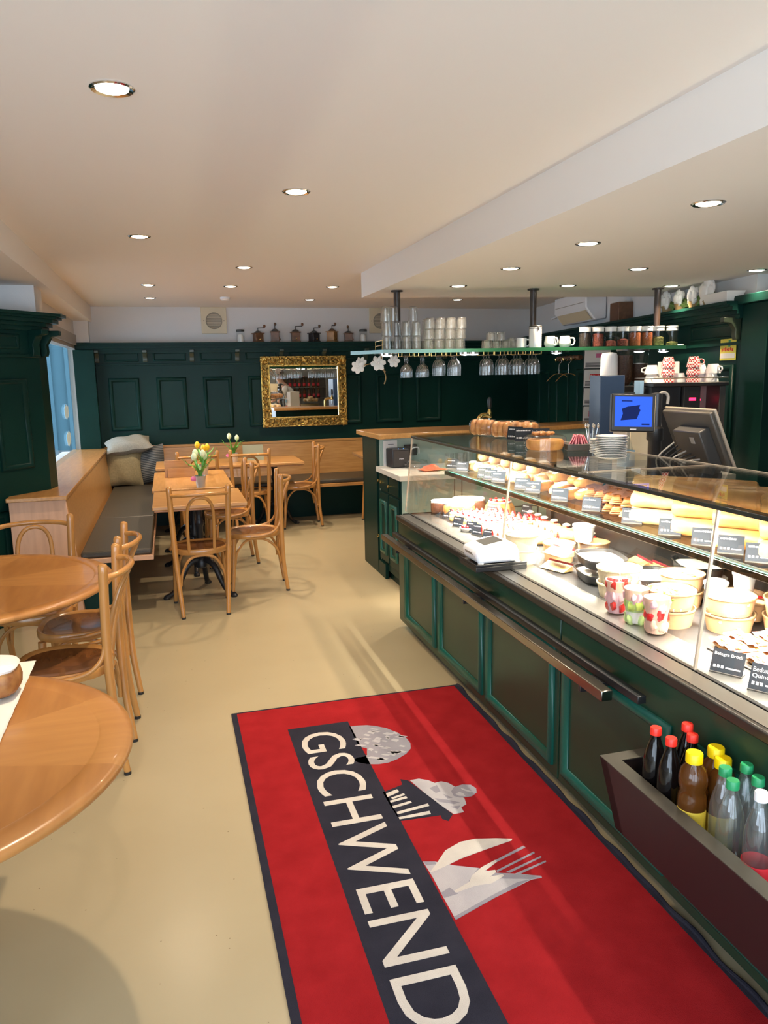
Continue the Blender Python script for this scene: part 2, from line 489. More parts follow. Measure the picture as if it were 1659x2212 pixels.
def wave_mat(name, c1, c2, scale, axis='X', rough=.8, bump=.3, thr=.5):
    m, nt, b = nmat(name)
    tc = nt.nodes.new('ShaderNodeTexCoord'); w = nt.nodes.new('ShaderNodeTexWave'); w.bands_direction = axis
    w.inputs['Scale'].default_value = scale; w.inputs['Distortion'].default_value = .4
    r = nt.nodes.new('ShaderNodeValToRGB'); r.color_ramp.elements[0].color = c1 + (1,); r.color_ramp.elements[1].color = c2 + (1,)
    r.color_ramp.elements[0].position = thr - .15; r.color_ramp.elements[1].position = thr + .15
    nt.links.new(tc.outputs['Object'], w.inputs['Vector']); nt.links.new(w.outputs['Color'], r.inputs['Fac']); nt.links.new(r.outputs['Color'], b.inputs['Base Color'])
    b.inputs['Roughness'].default_value = rough
    bp = nt.nodes.new('ShaderNodeBump'); bp.inputs['Strength'].default_value = bump; bp.inputs['Distance'].default_value = .01
    nt.links.new(w.outputs['Fac'], bp.inputs['Height']); nt.links.new(bp.outputs['Normal'], b.inputs['Normal'])
    return m


def check_mat(name, c1, c2, scale):
    m, nt, b = nmat(name)
    tc = nt.nodes.new('ShaderNodeTexCoord'); w = nt.nodes.new('ShaderNodeTexChecker'); w.inputs['Scale'].default_value = scale
    w.inputs['Color1'].default_value = c1 + (1,); w.inputs['Color2'].default_value = c2 + (1,)
    nt.links.new(tc.outputs['Object'], w.inputs['Vector']); nt.links.new(w.outputs['Color'], b.inputs['Base Color'])
    b.inputs['Roughness'].default_value = .3
    return m


M['floor'] = floor_mat()
M['rug'] = carpet('red_carpet', (.33, .015, .019), (.27, .011, .014))
M['rugn'] = carpet('navy_carpet', (.022, .022, .034), (.030, .030, .045))
M['rugc'] = carpet('cream_carpet', (.64, .60, .55), (.54, .50, .46))
M['rugg'] = carpet('grey_carpet', (.30, .29, .33), (.26, .25, .29))
M['rugl'] = carpet('light_grey_carpet', (.48, .46, .48), (.42, .40, .43))
M['pil3'] = wave_mat('striped_cushion', (.035, .042, .05), (.17, .175, .17), 16, 'Z')
M['check'] = check_mat('red_check_china', (.50, .03, .03), (.85, .80, .74), 105)

CEIL, SOF = 2.45, 2.256
YB = 9.42
# ---------------------------------------------------------------- shell
struct('floor', MB().box(-2.6, 6.2, -2.2, 9.7, -.06, 0), M['floor'])
struct('ceiling', MB().box(-2.6, 6.2, -2.2, 9.7, CEIL, CEIL + .08), M['ceil'])
# lowered ceiling over the counter, its far edge slightly skewed
struct('ceiling_lowered', MB().prism([(1.575, -2.2), (6.2, -2.2), (6.2, 5.70), (1.575, 6.29)], SOF, CEIL + .02), M['ceil'])
struct('beam_left', MB().box(-1.12, -.77, -2.2, YB, 2.285, CEIL + .02).box(-2.6, -1.12, -2.2, 5.75, 2.235, CEIL + .02).box(-2.6, -1.12, 5.7, YB, 2.285, CEIL + .02), M['ceil'])
struct('wall_back', MB().box(-1.02, 5.0, YB, YB + .15, 0, CEIL + .02), M['wall'])
ang_w = math.atan2(4.62 - 3.9, 9.42 - 4.67)


def rwall(t, off, z):
    """t metres from the far corner towards the viewer along the right wall, off metres out into the room"""
    ux, uy = (3.9 - 4.62) / 4.804, (4.67 - 9.42) / 4.804
    return Vector((4.62 + ux * t + uy * off, 9.42 + uy * t - ux * off, z))


def rw_box(mb, t0, t1, o0, o1, z0, z1):
    p = [rwall(t, o, 0) for t, o in ((t0, o0), (t1, o0), (t1, o1), (t0, o1))]
    return mb.prism([(q.x, q.y) for q in p], z0, z1)


struct('wall_right', rw_box(MB(), -.15, 4.98, -.12, 0, 0, CEIL + .02), M['wall'])
# room beyond the green post and the staff side near the viewer
struct('wall_side_room', MB().box(5.3, 5.4, -2.2, 5.2, 0, CEIL).box(3.95, 5.4, 5.1, 5.2, 0, CEIL), M['wall'])
# street side: unseen left wall, mostly closed up to keep daylight off the lowered ceiling's side, entrance glazing behind the viewer
lw = MB()
lw.box(-2.6, -2.45, .2, 4.95, 0, CEIL).box(-2.6, -2.45, -2.2, .2, 0, .5).box(-2.6, -2.45, -2.2, .2, 2.1, CEIL).box(-2.6, -2.45, -2.2, -2.0, .5, 2.1)
struct('wall_left', lw, M['wall'])
fw = MB().box(-2.6, 6.2, -2.2, -2.05, 2.2, CEIL)
for x in (-2.6, -.9, .8, 2.5): fw.box(x, x + .18, -2.2, -2.05, 0, 2.2)
fw.box(2.5, 6.2, -2.2, -2.05, 0, 2.2)
struct('wall_front', fw, M['wall'])
# far left shop window beside the bench
struct('window_1', MB().box(-1.0, -.99, 6.03, 9.30, .87, 1.985), M['winglass'])
wf = MB().box(-1.03, -.955, 9.27, 9.32, .865, 2.0).box(-1.03, -.955, 6.03, 9.3, 1.985, 2.02)
wf.box(-1.15, -.93, 6.03, 9.3, 2.02, 2.13)
tag(wf.build('trim_1', [pm('window_header_grey', (.33, .31, .28), .5)], smooth=False), None, None, kind='structure')
struct('wall_window_side', MB().box(-1.3, -.95, 6.29, YB, 2.12, 2.30).box(-1.1, -.8, 9.27, YB, 2.05, 2.30).box(-1.2, -.95, 6.0, YB, 0, .84).box(-1.02, -.95, 9.32, YB, .8, 2.2), M['wall'])
# street outside that window
sf = MB().box(-9, -1.25, 13, 13.2, -.2, 3.4)
for x in (-2.1, -2.0, -1.75, -1.5): sf.box(x, x + .05, 12.94, 13, -.2, 3.4)
struct('street_facade', sf, M['facade'])
struct('street_pavement', MB().box(-9, -1.25, 5, 14, -.25, -.2), pm('street_paving', (.35, .36, .38), .9))
for i, (y, z) in enumerate(((8.35, 1.33), (8.35, 1.06))):
    mb = MB()
    for k in range(7):
        a = 2 * PI * k / 7
        mb.lathe([(.0, 0), (.05, .0005), (.0, .001)], 8, (math.cos(a) * .03, math.sin(a) * .12, 0))
    mb.lathe([(.0, 0), (.05, .0012), (.0, .002)], 8)
    o = mb.build('flower_sticker', pm('frosted_flower%d' % i, (.55, .75, .85), .8), loc=(-.987, y, z), rot=(0, PI / 2, 0))
    tag(o, ('upper' if i == 0 else 'lower') + ' frosted flower sticker on the blue street window', 'sticker', 'flower stickers on the window')

# white pier block above the diagonal panelled pier
struct('wall_pier_head', MB().box(-2.6, -.845, 5.95, 6.28, 2.0, 2.29), M['wall'])

# ---------------------------------------------------------------- green panelling
def corbel(mb, x, y, z0, z1, w=.045, d=.10):
    """scrolled bracket, back at y, pointing to -y"""
    prof = [(0, z0), (-d * .25, z0), (-d * .32, z0 + .03), (-d * .3, z0 + (z1 - z0) * .45), (-d * .55, z0 + (z1 - z0) * .75), (-d, z1 - .03), (-d, z1), (0, z1)]
    n = len(prof)
    vs = [(x - w / 2, y + a, b) for a, b in prof] + [(x + w / 2, y + a, b) for a, b in prof]
    fs = [tuple(range(n)), tuple(range(2 * n - 1, n - 1, -1))] + [(i, n + i, n + (i + 1) % n, (i + 1) % n) for i in range(n)]
    return mb.add(vs, fs)


def cornice_prof(mb, path, z, sc=1.0):
    """moulded shelf: prisms of growing projection; path(o) gives the footprint polygon for projection o"""
    for (o, a, b) in ((.03, -.115, -.085), (.05, -.085, -.06), (.085, -.06, -.035), (.105, -.035, -.02), (.13, -.02, 0)):
        mb.prism(path(o * sc), z + a, z + b)
    return mb


yf = YB - .03
bp = thing('wall_panelling', 'dark green wooden wall panelling with shelf cornice along the far wall', 'panelling', (0, YB, 0))
bp.location = (0, 0, 0)
MB().box(-.95, 4.62, yf, YB, 0, 1.98).build('backing', M['green'], bp, smooth=False)
MB().box(-.98, -.76, YB - .16, yf, 0, 1.97).build('pilaster', M['green'], bp, bevel=.004)
cornice_prof(MB(), lambda o: [(-.98, yf - o - .02), (4.62, yf - o - .02), (4.62, YB), (-.98, YB)], 2.045).build('cornice', M['green'], bp, smooth=False)
MB().box(-.76, 4.62, yf - .02, yf, 1.795, 1.815).build('dado_rail', M['green'], bp, bevel=.003)
for i in range(8):
    x0 = -.64 + .525 * i
    if x0 > 4.2: break
    MB().ring_frame(x0, x0 + .335, 1.055, 1.655, .045, .026).build('panel_moulding', M['green'], bp, loc=(0, yf, 0), ang=70)
    MB().ring_frame(x0 - .02, x0 + .345, 1.84, 1.945, .02, .012).build('frieze_moulding', M['green'], bp, loc=(0, yf, 0), ang=70)
for i in range(9):
    x = -.75 + .008 + .52 * i
    corbel(MB(), x + .0, yf, 1.83, 1.965, .05, .11).build('corbel', pm('corbel_green', (.035, .05, .030), .3) if i == 0 else bpy.data.materials['corbel_green'], bp, bevel=.003)

# right wall panelling
rp = thing('wall_panelling', 'dark green wooden panelling with bracketed cornice on the right wall', 'panelling')
rw_box(MB(), .0, 4.93, 0, .03, 0, 1.98).build('backing', M['green'], rp, smooth=False)
cornice_prof(MB(), lambda o: [(lambda q: (q.x, q.y))(rwall(t, f, 0)) for t, f in ((0, 0), (4.93, 0), (4.93, .05 + o), (0, .05 + o))], 2.085).build('cornice', M['green'], rp, smooth=False)
rw_box(MB(), 0, 4.93, .03, .05, 1.795, 1.815).build('dado_rail', M['green'], rp, smooth=False)
rz = -PI / 2 + math.atan2(-4.75, -.72) + PI
for i, t in enumerate((4.2, 3.1, 2.45, 1.8, 1.15, .5)):
    w = .62 if i == 0 else .42
    p = rwall(t, .03, 0)
    MB().ring_frame(0, w, .95, 1.66, .045, .026).build('panel_moulding', M['green'], rp, loc=p, rot=(0, 0, math.atan2(-4.75, -.72)), ang=70)
    MB().ring_frame(0, w, 1.84, 1.95, .02, .012).build('frieze_moulding', M['green'], rp, loc=p, rot=(0, 0, math.atan2(-4.75, -.72)), ang=70)
for t in (3.0, 3.95, 4.85):
    mb = MB(); corbel(mb, 0, 0, 1.83, 1.98, .05, .13)
    mb.build('corbel', bpy.data.materials['corbel_green'], rp, loc=rwall(t, .03, 0), rot=(0, 0, math.atan2(-4.75, -.72)), bevel=.003)
rw_box(MB(), 4.93, 5.22, -.12, .06, 0, 2.06).build('pilaster', M['green'], rp, bevel=.004)
rw_box(MB(), 4.88, 5.4, -.2, .10, 2.06, 2.12).build('pilaster_cap', M['green'], rp, bevel=.004)

# diagonal pier at the left
pier = thing('panelled_pier', 'dark green diagonal panelled pier with bracket under its cornice beside the window', 'pier')
A_, B_, C_ = (-1.72, 4.78), (-.842, 5.876), (-.815, 6.03)
MB().prism([A_, B_, C_, (-1.0, 6.2), (-2.45, 6.2), (-2.45, 4.78)], 0, 1.99).build('body', M['green'], pier, smooth=False)
dx, dy = B_[0] - A_[0], B_[1] - A_[1]; L_ = math.hypot(dx, dy); dx /= L_; dy /= L_
nx, ny = dy, -dx
cornice_prof(MB(), lambda o: [(A_[0] + nx * o, A_[1] + ny * o), (B_[0] + nx * o + dx * o * .6, B_[1] + ny * o + dy * o * .6), (C_[0] + o * 1.1, C_[1] - o * .2), (-1.0 + o, 6.2), (-2.45, 6.2), (-2.45, 4.78)], 2.085, 1.1).build('cornice', M['green'], pier, smooth=False)
dr = math.atan2(dy, dx)
at = lambda s: (A_[0] + dx * s, A_[1] + dy * s, 0)
q = L_
MB().ring_frame(q - .40, q - .135, 1.045, 1.65, .035, .02).build('panel_moulding', M['green'], pier, loc=(A_[0], A_[1], 0), rot=(0, 0, dr), ang=70)
MB().ring_frame(q - .48, q - .16, 1.845, 1.945, .02, .012).build('frieze_moulding', M['green'], pier, loc=(A_[0], A_[1], 0), rot=(0, 0, dr), ang=70)
MB().box(0, q, -.02, 0, 1.79, 1.812).build('dado_rail', M['green'], pier, loc=(A_[0], A_[1], 0), rot=(0, 0, dr), bevel=.003)
MB().ring_frame(q - .9, q - .55, 1.045, 1.65, .035, .02).ring_frame(q - .75, q - .38, .1, .78, .04, .02).build('panel_moulding', M['green'], pier, loc=(A_[0], A_[1], 0), rot=(0, 0, dr), ang=70)
mb = MB(); corbel(mb, q - .05, 0, 1.80, 1.975, .06, .13)
mb.build('corbel', M['green'], pier, loc=(A_[0], A_[1], 0), rot=(0, 0, dr), bevel=.004)
mb = MB(); corbel(mb, 0, 0, 1.80, 1.975, .06, .13)
mb.build('corbel', M['green'], pier, loc=(B_[0] + .015, B_[1] + .07, 0), rot=(0, 0, PI / 2 - .15), bevel=.004)

# ---------------------------------------------------------------- ceiling spots
SPOTS = []
def spot(name, x, y, z, label, group, r=.045, power=42, mat='lamp'):
    t = thing(name, label, 'ceiling light', (x, y, z), 0, group)
    MB().lathe([(r * 1.0, -.002), (r * 1.3, -.007), (r * 1.42, -.003), (r * 1.42, 0)], 28, cap=False).build('ring', M['chrome'], t)
    MB().lathe([(0, -.006), (r * .8, -.008), (r * 1.02, -.004)], 24, cap=False).build('lens', M[mat], t)
    SPOTS.append((x, y, z, power))
    return t


rows = [
    ((242, 190), 'ceiling spotlight nearest the viewer, upper left of the photo'),
    ((640, 413), 'ceiling spotlight alone in the middle of the ceiling, second from the viewer'),
    ((301, 510), 'ceiling spotlight on the left, second in its row counted from the viewer'),
    ((527, 577), 'ceiling spotlight in the middle row before the small detector'),
    ((320, 615), 'ceiling spotlight on the left, third in its row, just before the last'),
    ((498, 618), 'ceiling spotlight in the middle row, farthest of that row'),
    ((718, 619), 'ceiling spotlight close to the lowered ceiling, nearer of two'),
    ((324, 643), 'ceiling spotlight farthest left, last one before the back wall'),
    ((669, 647), 'ceiling spotlight above the coffee mills, close to the back wall'),
    ((988, 647), 'ceiling spotlight on the high ceiling behind the glass shelf'),
]
for (p, lab) in rows:
    v = PZ(p[0], p[1], CEIL); spot('ceiling_spotlight', v.x, v.y, CEIL, lab, 'spotlights in the main ceiling', power=42 if p[1] < 500 else 36)
rows2 = [
    ((1530, 438), 'spotlight in the lowered ceiling over the counter, nearest the viewer'),
    ((1270, 525), 'spotlight in the lowered ceiling over the counter, second of the front row'),
    ((1103, 579), 'spotlight in the lowered ceiling over the counter, third of the front row'),
    ((990, 617), 'spotlight in the lowered ceiling above the tumblers, last of the front row'),
    ((1379, 580), 'spotlight in the lowered ceiling, nearer one of the middle row'),
    ((1227, 616), 'spotlight in the lowered ceiling beside the middle pole'),
    ((1635, 583), 'spotlight in the lowered ceiling at the right edge of the photo'),
    ((1450, 617), 'spotlight in the lowered ceiling beside the right pole'),
]
for (p, lab) in rows2:
    v = PZ(p[0], p[1], SOF); spot('ceiling_spotlight', v.x, v.y, SOF, lab, 'spotlights in the lowered ceiling', power=30)
v = PZ(486, 642, CEIL)
tag(MB().lathe([(.05, 0), (.05, -.02), (.035, -.035), (0, -.036)], 24).build('smoke_detector', M['white'], loc=(v.x, v.y, CEIL)), 'small white smoke detector on the ceiling near the back wall', 'smoke detector')
v = PZ(1165, 100, CEIL)
# ---------------------------------------------------------------- bench
b = thing('corner_bench', 'L-shaped wooden corner bench with dark leather seat under the panelling', 'bench')
MB().add([(-1.06, 5.50, 0), (-.645, 5.50, 0), (-.705, 5.50, .845), (-1.06, 5.50, .845), (-1.06, 5.56, 0), (-.645, 5.56, 0), (-.705, 5.56, .845), (-1.06, 5.56, .845)],
         [(0, 1, 2, 3), (7, 6, 5, 4), (0, 4, 5, 1), (1, 5, 6, 2), (2, 6, 7, 3), (3, 7, 4, 0)]).build('end_panel', M['panelw'], b, bevel=.004)
MB().box(-1.07, -.695, 5.47, 9.32, .845, .872).build('back_shelf', M['woody'], b, bevel=.004)
# leaning back boards
MB().add([(-.66, 5.52, .40), (-.705, 5.52, .845), (-.705, 9.36, .845), (-.66, 9.36, .40), (-.70, 5.52, .40), (-.74, 5.52, .845), (-.74, 9.36, .845), (-.70, 9.36, .40)],
         [(0, 3, 2, 1), (4, 5, 6, 7), (0, 1, 5, 4), (3, 7, 6, 2)]).build('backrest', M['wood'], b, smooth=False)
MB().add([(-.72, 9.31, .40), (-.72, 9.36, .845), (3.2, 9.36, .845), (3.2, 9.31, .40), (-.72, 9.38, .40), (-.72, 9.38, .845), (3.2, 9.38, .845), (3.2, 9.38, .40)],
         [(0, 3, 2, 1), (4, 5, 6, 7), (0, 1, 5, 4), (3, 7, 6, 2)]).build('backrest', M['wood'], b, smooth=False)
MB().box(-.74, 3.2, 9.355, YB - .035, .845, .875).build('back_shelf', M['wood'], b, bevel=.004)
MB().box(-.66, -.165, 5.50, 9.32, .385, .42).build('seat_board', M['panelw'], b, bevel=.004)
MB().box(-.165, 3.2, 8.60, 9.32, .385, .42).build('seat_board', M['wood'], b, bevel=.004)
MB().box(-.645, -.175, 5.52, 6.9, .42, .465).build('seat_cushion', M['leather'], b, bevel=.014, seg=3)
MB().box(-.645, -.175, 6.905, 9.30, .42, .465).build('seat_cushion', M['leather'], b, bevel=.014, seg=3)
MB().box(-.17, 3.2, 8.63, 9.30, .42, .465).build('seat_cushion', M['leather'], b, bevel=.014, seg=3)
MB().box(-.70, -.42, 5.56, 9.3, 0, .385).box(-.42, 3.2, 8.93, 9.3, 0, .385).build('plinth', M['green'], b, smooth=False)


def cushion(name, label, mat, loc, w, h, t, rot):
    def fn(s):
        def g(u, v):
            a = 2 * u - 1; c = 2 * v - 1
            k = max(0, (1 - abs(a) ** 2.6)) ** .55 * max(0, (1 - abs(c) ** 2.6)) ** .55
            pin = 1 - .10 * (1 - abs(a)) * abs(c) ** 3
            pin2 = 1 - .10 * (1 - abs(c)) * abs(a) ** 3
            return (a * w / 2 * pin2, s * t / 2 * k + .006 * math.sin(a * 7 + c * 3), c * h / 2 * pin)
        return g
    mb = MB()
    mb.grid(16, 16, fn(-1)); mb.grid(16, 16, fn(1))
    o = mb.build(name, mat, loc=loc, rot=rot, ang=80)
    return tag(o, label, 'cushion', 'cushions in the bench corner')


cushion('cushion', 'olive cushion standing in front in the bench corner', M['pil2'], (-.515, 9.04, .665), .40, .42, .15, (-.22, .06, .12))
cushion('cushion', 'dark striped cushion leaning behind the olive one', M['pil3'], (-.265, 9.10, .675), .42, .44, .16, (-.22, -.16, -.30))
cushion('cushion', 'grey linen cushion lying across the top of the other two', M['pil1'], (-.46, 9.12, .915), .50, .34, .17, (-1.25, -.10, .12))


# ---------------------------------------------------------------- bentwood chairs
def make_chair(label, group):
    t = thing('bentwood_chair', label, 'chair', (0, 0, 0), 0, group)
    wood = M['bent']
    # seat ring and dished seat
    def outline(k, n=28, sx=1.0):
        out = []
        for i in range(n):
            a = 2 * PI * i / n; c, s = math.cos(a), math.sin(a)
            e = .72
            x = math.copysign(abs(c) ** e, c); y = math.copysign(abs(s) ** e, s)
            wd = (.203 if y > 0 else .203 - .028 * (-y)) * k
            out.append((x * wd, y * .198 * k + .0))
        return out
    n = 28
    vs = []; fs = []
    for (k, z) in ((.80, .437), (.985, .432), (1.0, .442), (1.0, .462), (.975, .470), (.90, .467), (.86, .458)):
        vs += [(x, y, z) for x, y in outline(k, n)]
    for j in range(6):
        for i in range(n):
            i2 = (i + 1) % n; fs.append((j * n + i, j * n + i2, (j + 1) * n + i2, (j + 1) * n + i))
    MB().add(vs, fs).build('seat_ring', wood, t)
    vs = []; fs = []
    for (k, z) in ((.88, .456), (.86, .460), (.7, .453), (.4, .447), (.001, .446)):
        vs += [(x, y, z) for x, y in outline(k, n)]
    for j in range(4):
        for i in range(n):
            i2 = (i + 1) % n; fs.append((j * n + i, j * n + i2, (j + 1) * n + i2, (j + 1) * n + i))
    MB().add(vs, fs).build('seat', M['seatw'], t)
    for s in (-1, 1):
        # rear leg runs on as the back post
        pts = spline([(s * .152, -.238, .012), (s * .166, -.212, .22), (s * .180, -.203, .45), (s * .187, -.204, .66), (s * .196, -.214, .905)], 6)
        r = [.0140 + .0050 * min(1, i / 12) for i in range(len(pts))]
        pts = list(pts) + [pts[-1] + Vector((0, -.001, .008)), pts[-1] + Vector((0, -.0015, .012))]; r = r + [r[-1] * .8, r[-1] * .3]
        lg = MB().tube(pts, r, 12).build('rear_leg', wood, t)
        MB().lathe([(.0150, 0), (.0150, .014)], 12, (s * .152, -.238, 0)).build('foot_cap', M['blackp'], lg)
        pts = spline([(s * .188, .182, .012), (s * .180, .168, .20), (s * .168, .155, .435)], 6)
        lg = MB().tube(pts, [.0130 + .006 * i / (len(pts) - 1) for i in range(len(pts))], 12).build('front_leg', wood, t)
        MB().lathe([(.0140, 0), (.0140, .014)], 12, (s * .188, .182, 0)).build('foot_cap', M['blackp'], lg)
        # hip brace from post to seat side
        MB().tube(spline([(s * .188, -.198, .60), (s * .194, -.182, .53), (s * .203, -.135, .480), (s * .207, -.06, .458), (s * .204, .03, .450)], 5), .0095, 9).build('hip_brace', wood, t)
        # side hoop under the seat
        MB().tube(spline([(s * .170, -.190, .24), (s * .168, -.165, .34), (s * .165, -.09, .412), (s * .165, 0, .426), (s * .166, .07, .410), (s * .170, .135, .33), (s * .173, .155, .23)], 5), .0095, 8).build('side_hoop', wood, t)
    for (y, z0, nm) in ((-.190, .22, 'rear_hoop'), (.165, .24, 'front_hoop')):
        MB().tube(spline([(-.152, y, z0), (-.140, y, z0 + .09), (-.085, y, .405), (0, y, .427), (.085, y, .405), (.140, y, z0 + .09), (.152, y, z0)], 5), .0095, 8).build(nm, wood, t)
    MB().tube(spline([(-.193, -.212, .855), (-.13, -.270, .862), (0, -.298, .866), (.13, -.270, .862), (.193, -.212, .855)], 6), .0130, 10).build('top_rail', wood, t)
    MB().tube(spline([(-.085, -.176, .44), (-.089, -.205, .62), (-.083, -.246, .76), (-.052, -.276, .825), (0, -.285, .843), (.052, -.276, .825), (.083, -.246, .76), (.089, -.205, .62), (.085, -.176, .44)], 6), .0115, 10).build('back_hoop', wood, t)
    return t


ch = make_chair('bentwood chair with its back to the viewer at the end of the nearest square table', 'bentwood cafe chairs')
ch.location = (.155, 5.52, 0); ch.rotation_euler = (0, 0, .03)
CH = [
    ((.575, 5.93), PI / 2 - .05, 'bentwood chair with empty aisle behind it, on the right side of the nearest square table'),
    ((.44, 6.87), PI / 2 + .06, 'bentwood chair pushed against the right side of the long table with the yellow tulips'),
    ((.775, 8.13), -.03, 'bentwood chair with its back to the viewer in front of the white tulips'),
    ((.245, 8.15), .02, 'bentwood chair behind the wooden menu holder, only its back top showing'),
    ((1.33, 8.40), PI / 2 - .05, 'bentwood chair at the right end of the long table by the back bench'),
    ((2.31, 8.35), .30, 'bentwood chair half hidden behind the green side cabinet'),
    ((-.75, 4.22), PI, 'bentwood chair behind the farther round table, facing the viewer'),
    ((-.475, 3.88), PI / 2 - .02, 'bentwood chair at the right of the farther round table, second from the viewer'),
    ((-.49, 3.335), PI / 2 - .06, 'bentwood chair closest to the viewer, between the two round tables'),
]
for (p, rz_, lab) in CH:
    dup(ch, (p[0], p[1], 0), rz_, lab)


# ---------------------------------------------------------------- tables
def iron_base(t, cx=0, cy=0, h=.70, feet=3, rot=0.4, sc=1.0):
    prof = [(.03, .20), (.045, .21), (.05, .25), (.034, .28), (.042, .30), (.032, .33), (.026, .36), (.024, .52), (.034, .54), (.036, .56), (.028, .58), (.024, .60), (.030, .66), (.055, .69), (.055, h)]
    MB().lathe(prof, 20, (cx, cy, 0)).build('column', M['black'], t)
    MB().box(cx - .20 * sc, cx + .20 * sc, cy - .03, cy + .03, h - .012, h).box(cx - .03, cx + .03, cy - .20 * sc, cy + .20 * sc, h - .012, h).build('top_bracket', M['black'], t)
    for k in range(feet):
        a = rot + 2 * PI * k / feet; c, s = math.cos(a), math.sin(a)
        pts = spline([(.01, 0, .25), (.06, 0, .262), (.12, 0, .22), (.17, 0, .13), (.215, 0, .055), (.265, 0, .022), (.295, 0, .018)], 4)
        pts = [(cx + c * p.x * sc, cy + s * p.x * sc, p.z) for p in pts]
        m = len(pts)
        f = MB().tube(pts, [.026 - .009 * i / m for i in range(m)], 10)
        f.lathe([(.026, 0), (.028, .012), (.016, .028)], 12, (cx + c * .288 * sc, cy + s * .288 * sc, 0))
        f.build('leg', M['black'], t)


def rect_table(label, x0, x1, y0, y1, bases, wood='wood', rot=.5, feet=3):
    cx, cy = (x0 + x1) / 2, (y0 + y1) / 2
    t = thing('cafe_table', label, 'table', (cx, cy, 0), 0, 'square-edged cafe tables by the bench')
    a, b_ = (x1 - x0) / 2, (y1 - y0) / 2
    MB().box(-a, a, -b_, b_, .722, .75).build('tabletop', M[wood], t, bevel=.006, seg=3)
    MB().box(-a + .012, a - .012, -b_ + .012, b_ - .012, .708, .723).build('edge_moulding', M['woodedge'], t, bevel=.005)
    for (bx, by) in bases: iron_base(t, bx - cx, by - cy, .708, feet, rot)
    return t


rect_table('small square wooden table nearest the viewer on the bench side', -.155, .505, 5.53, 6.30, [(.17, 5.92)], 'wood', -.7)
rect_table('long wooden table along the bench carrying both nearer tulip pots', -.17, .48, 6.40, 7.68, [(.15, 6.75), (.15, 7.35)], 'woody', .5)
rect_table('wide wooden table along the back bench with the white tulips', -.165, 1.35, 8.02, 8.74, [(.15, 8.38), (1.07, 8.38)], 'wood', .5)
rect_table('wooden table at the right of the back bench, partly behind the cabinet', 2.06, 2.8, 8.25, 8.85, [(2.66, 8.52)], 'wood', .5)


def round_table(label, cx, cy, r, rot=.3):
    t = thing('round_table', label, 'table', (cx, cy, 0), 0, 'round wooden tables')
    n = 72
    prof = [(0, .742), (r - .085, .742), (r - .082, .7425), (r - .075, .745), (r - .02, .745), (r - .006, .741), (r, .733), (r - .003, .724), (r - .018, .716), (r - .03, .71), (0, .708)]
    MB().lathe(prof, n).build('tabletop', M['rtop'], t, ang=60)
    iron_base(t, 0, 0, .708, 3, rot, 1.15)
    return t


round_table('round wooden table in the near left corner with the lace doily', -.715, 1.925, .578, math.radians(75))
round_table('farther round wooden table at the left edge, three chairs around it', -.93, 3.66, .635)


# lace doily and the cake on the near round table
def doily():
    pts = [PZ(x, y, .747) for x, y in ((-60, 1400), (78, 1425), (40, 1478), (35, 1530), (18, 1580), (0, 1612), (-40, 1650), (-160, 1640), (-200, 1500))]
    c = Vector((-.60, 2.06, .7475))
    mb = MB()
    P = []
    # a square cloth seen with one corner pointing to the aisle
    q = [PZ(78, 1426, .747), PZ(-8, 1620, .747)]
    e = (q[1] - q[0]); e.z = 0; Ln = e.length; e.normalize(); nrm = Vector((e.y, -e.x, 0))
    if nrm.x > 0: nrm = -nrm
    N = 64
    vs = []; ids = {}; fs = []
    cell = Ln / N
    rnd = random.Random(3)
    for j in range(44):
        for i in range(N):
            d = min(i, j, N - 1 - i)
            wav = .5 + .5 * math.sin(i * 1.15)
            if 3 <= d <= 11 and i % 5 in (1, 2, 3) and j % 4 in (1, 2): continue
            if 15 <= d <= 24 and (i + j) % 6 in (0, 1) and i % 4 != 0: continue
            if d > 10 and (i % 6 in (2, 3)) and (j % 6 in (2, 3)): continue
            qd = []
            for (a, bb) in ((i, j), (i + 1, j), (i + 1, j + 1), (i, j + 1)):
                if (a, bb) not in ids:
                    p = q[0] + e * (a * cell) + nrm * (bb * cell)
                    ids[(a, bb)] = len(vs); vs.append((p.x, p.y, .7465 + .0012 * math.sin(a * .7) * math.cos(bb * .6)))
                qd.append(ids[(a, bb)])
            fs.append(qd)
    mb.add(vs, fs)
    o = mb.build('lace_doily', M['lace'], ang=80)
    sd = o.modifiers.new('thick', 'SOLIDIFY'); sd.thickness = .0012; sd.offset = 1
    return tag(o, 'white lace doily with cut-out pattern lying on the near round table', 'doily')


doily()
p = PZ(-30, 1502, .75)
t = thing('wrapped_cake', 'sugar-topped loaf cake in clear wrap standing on the lace doily', 'cake', (p.x, p.y, .7495))
MB().blob((0, 0, .046), (.095, .075, .048), .6, 24, 10, .02, flat_bottom=-.046).build('loaf', M['crust'], t)
MB().blob((0, 0, .084), (.093, .073, .017), .7, 24, 8, .02).build('icing', M['sugar'], t)


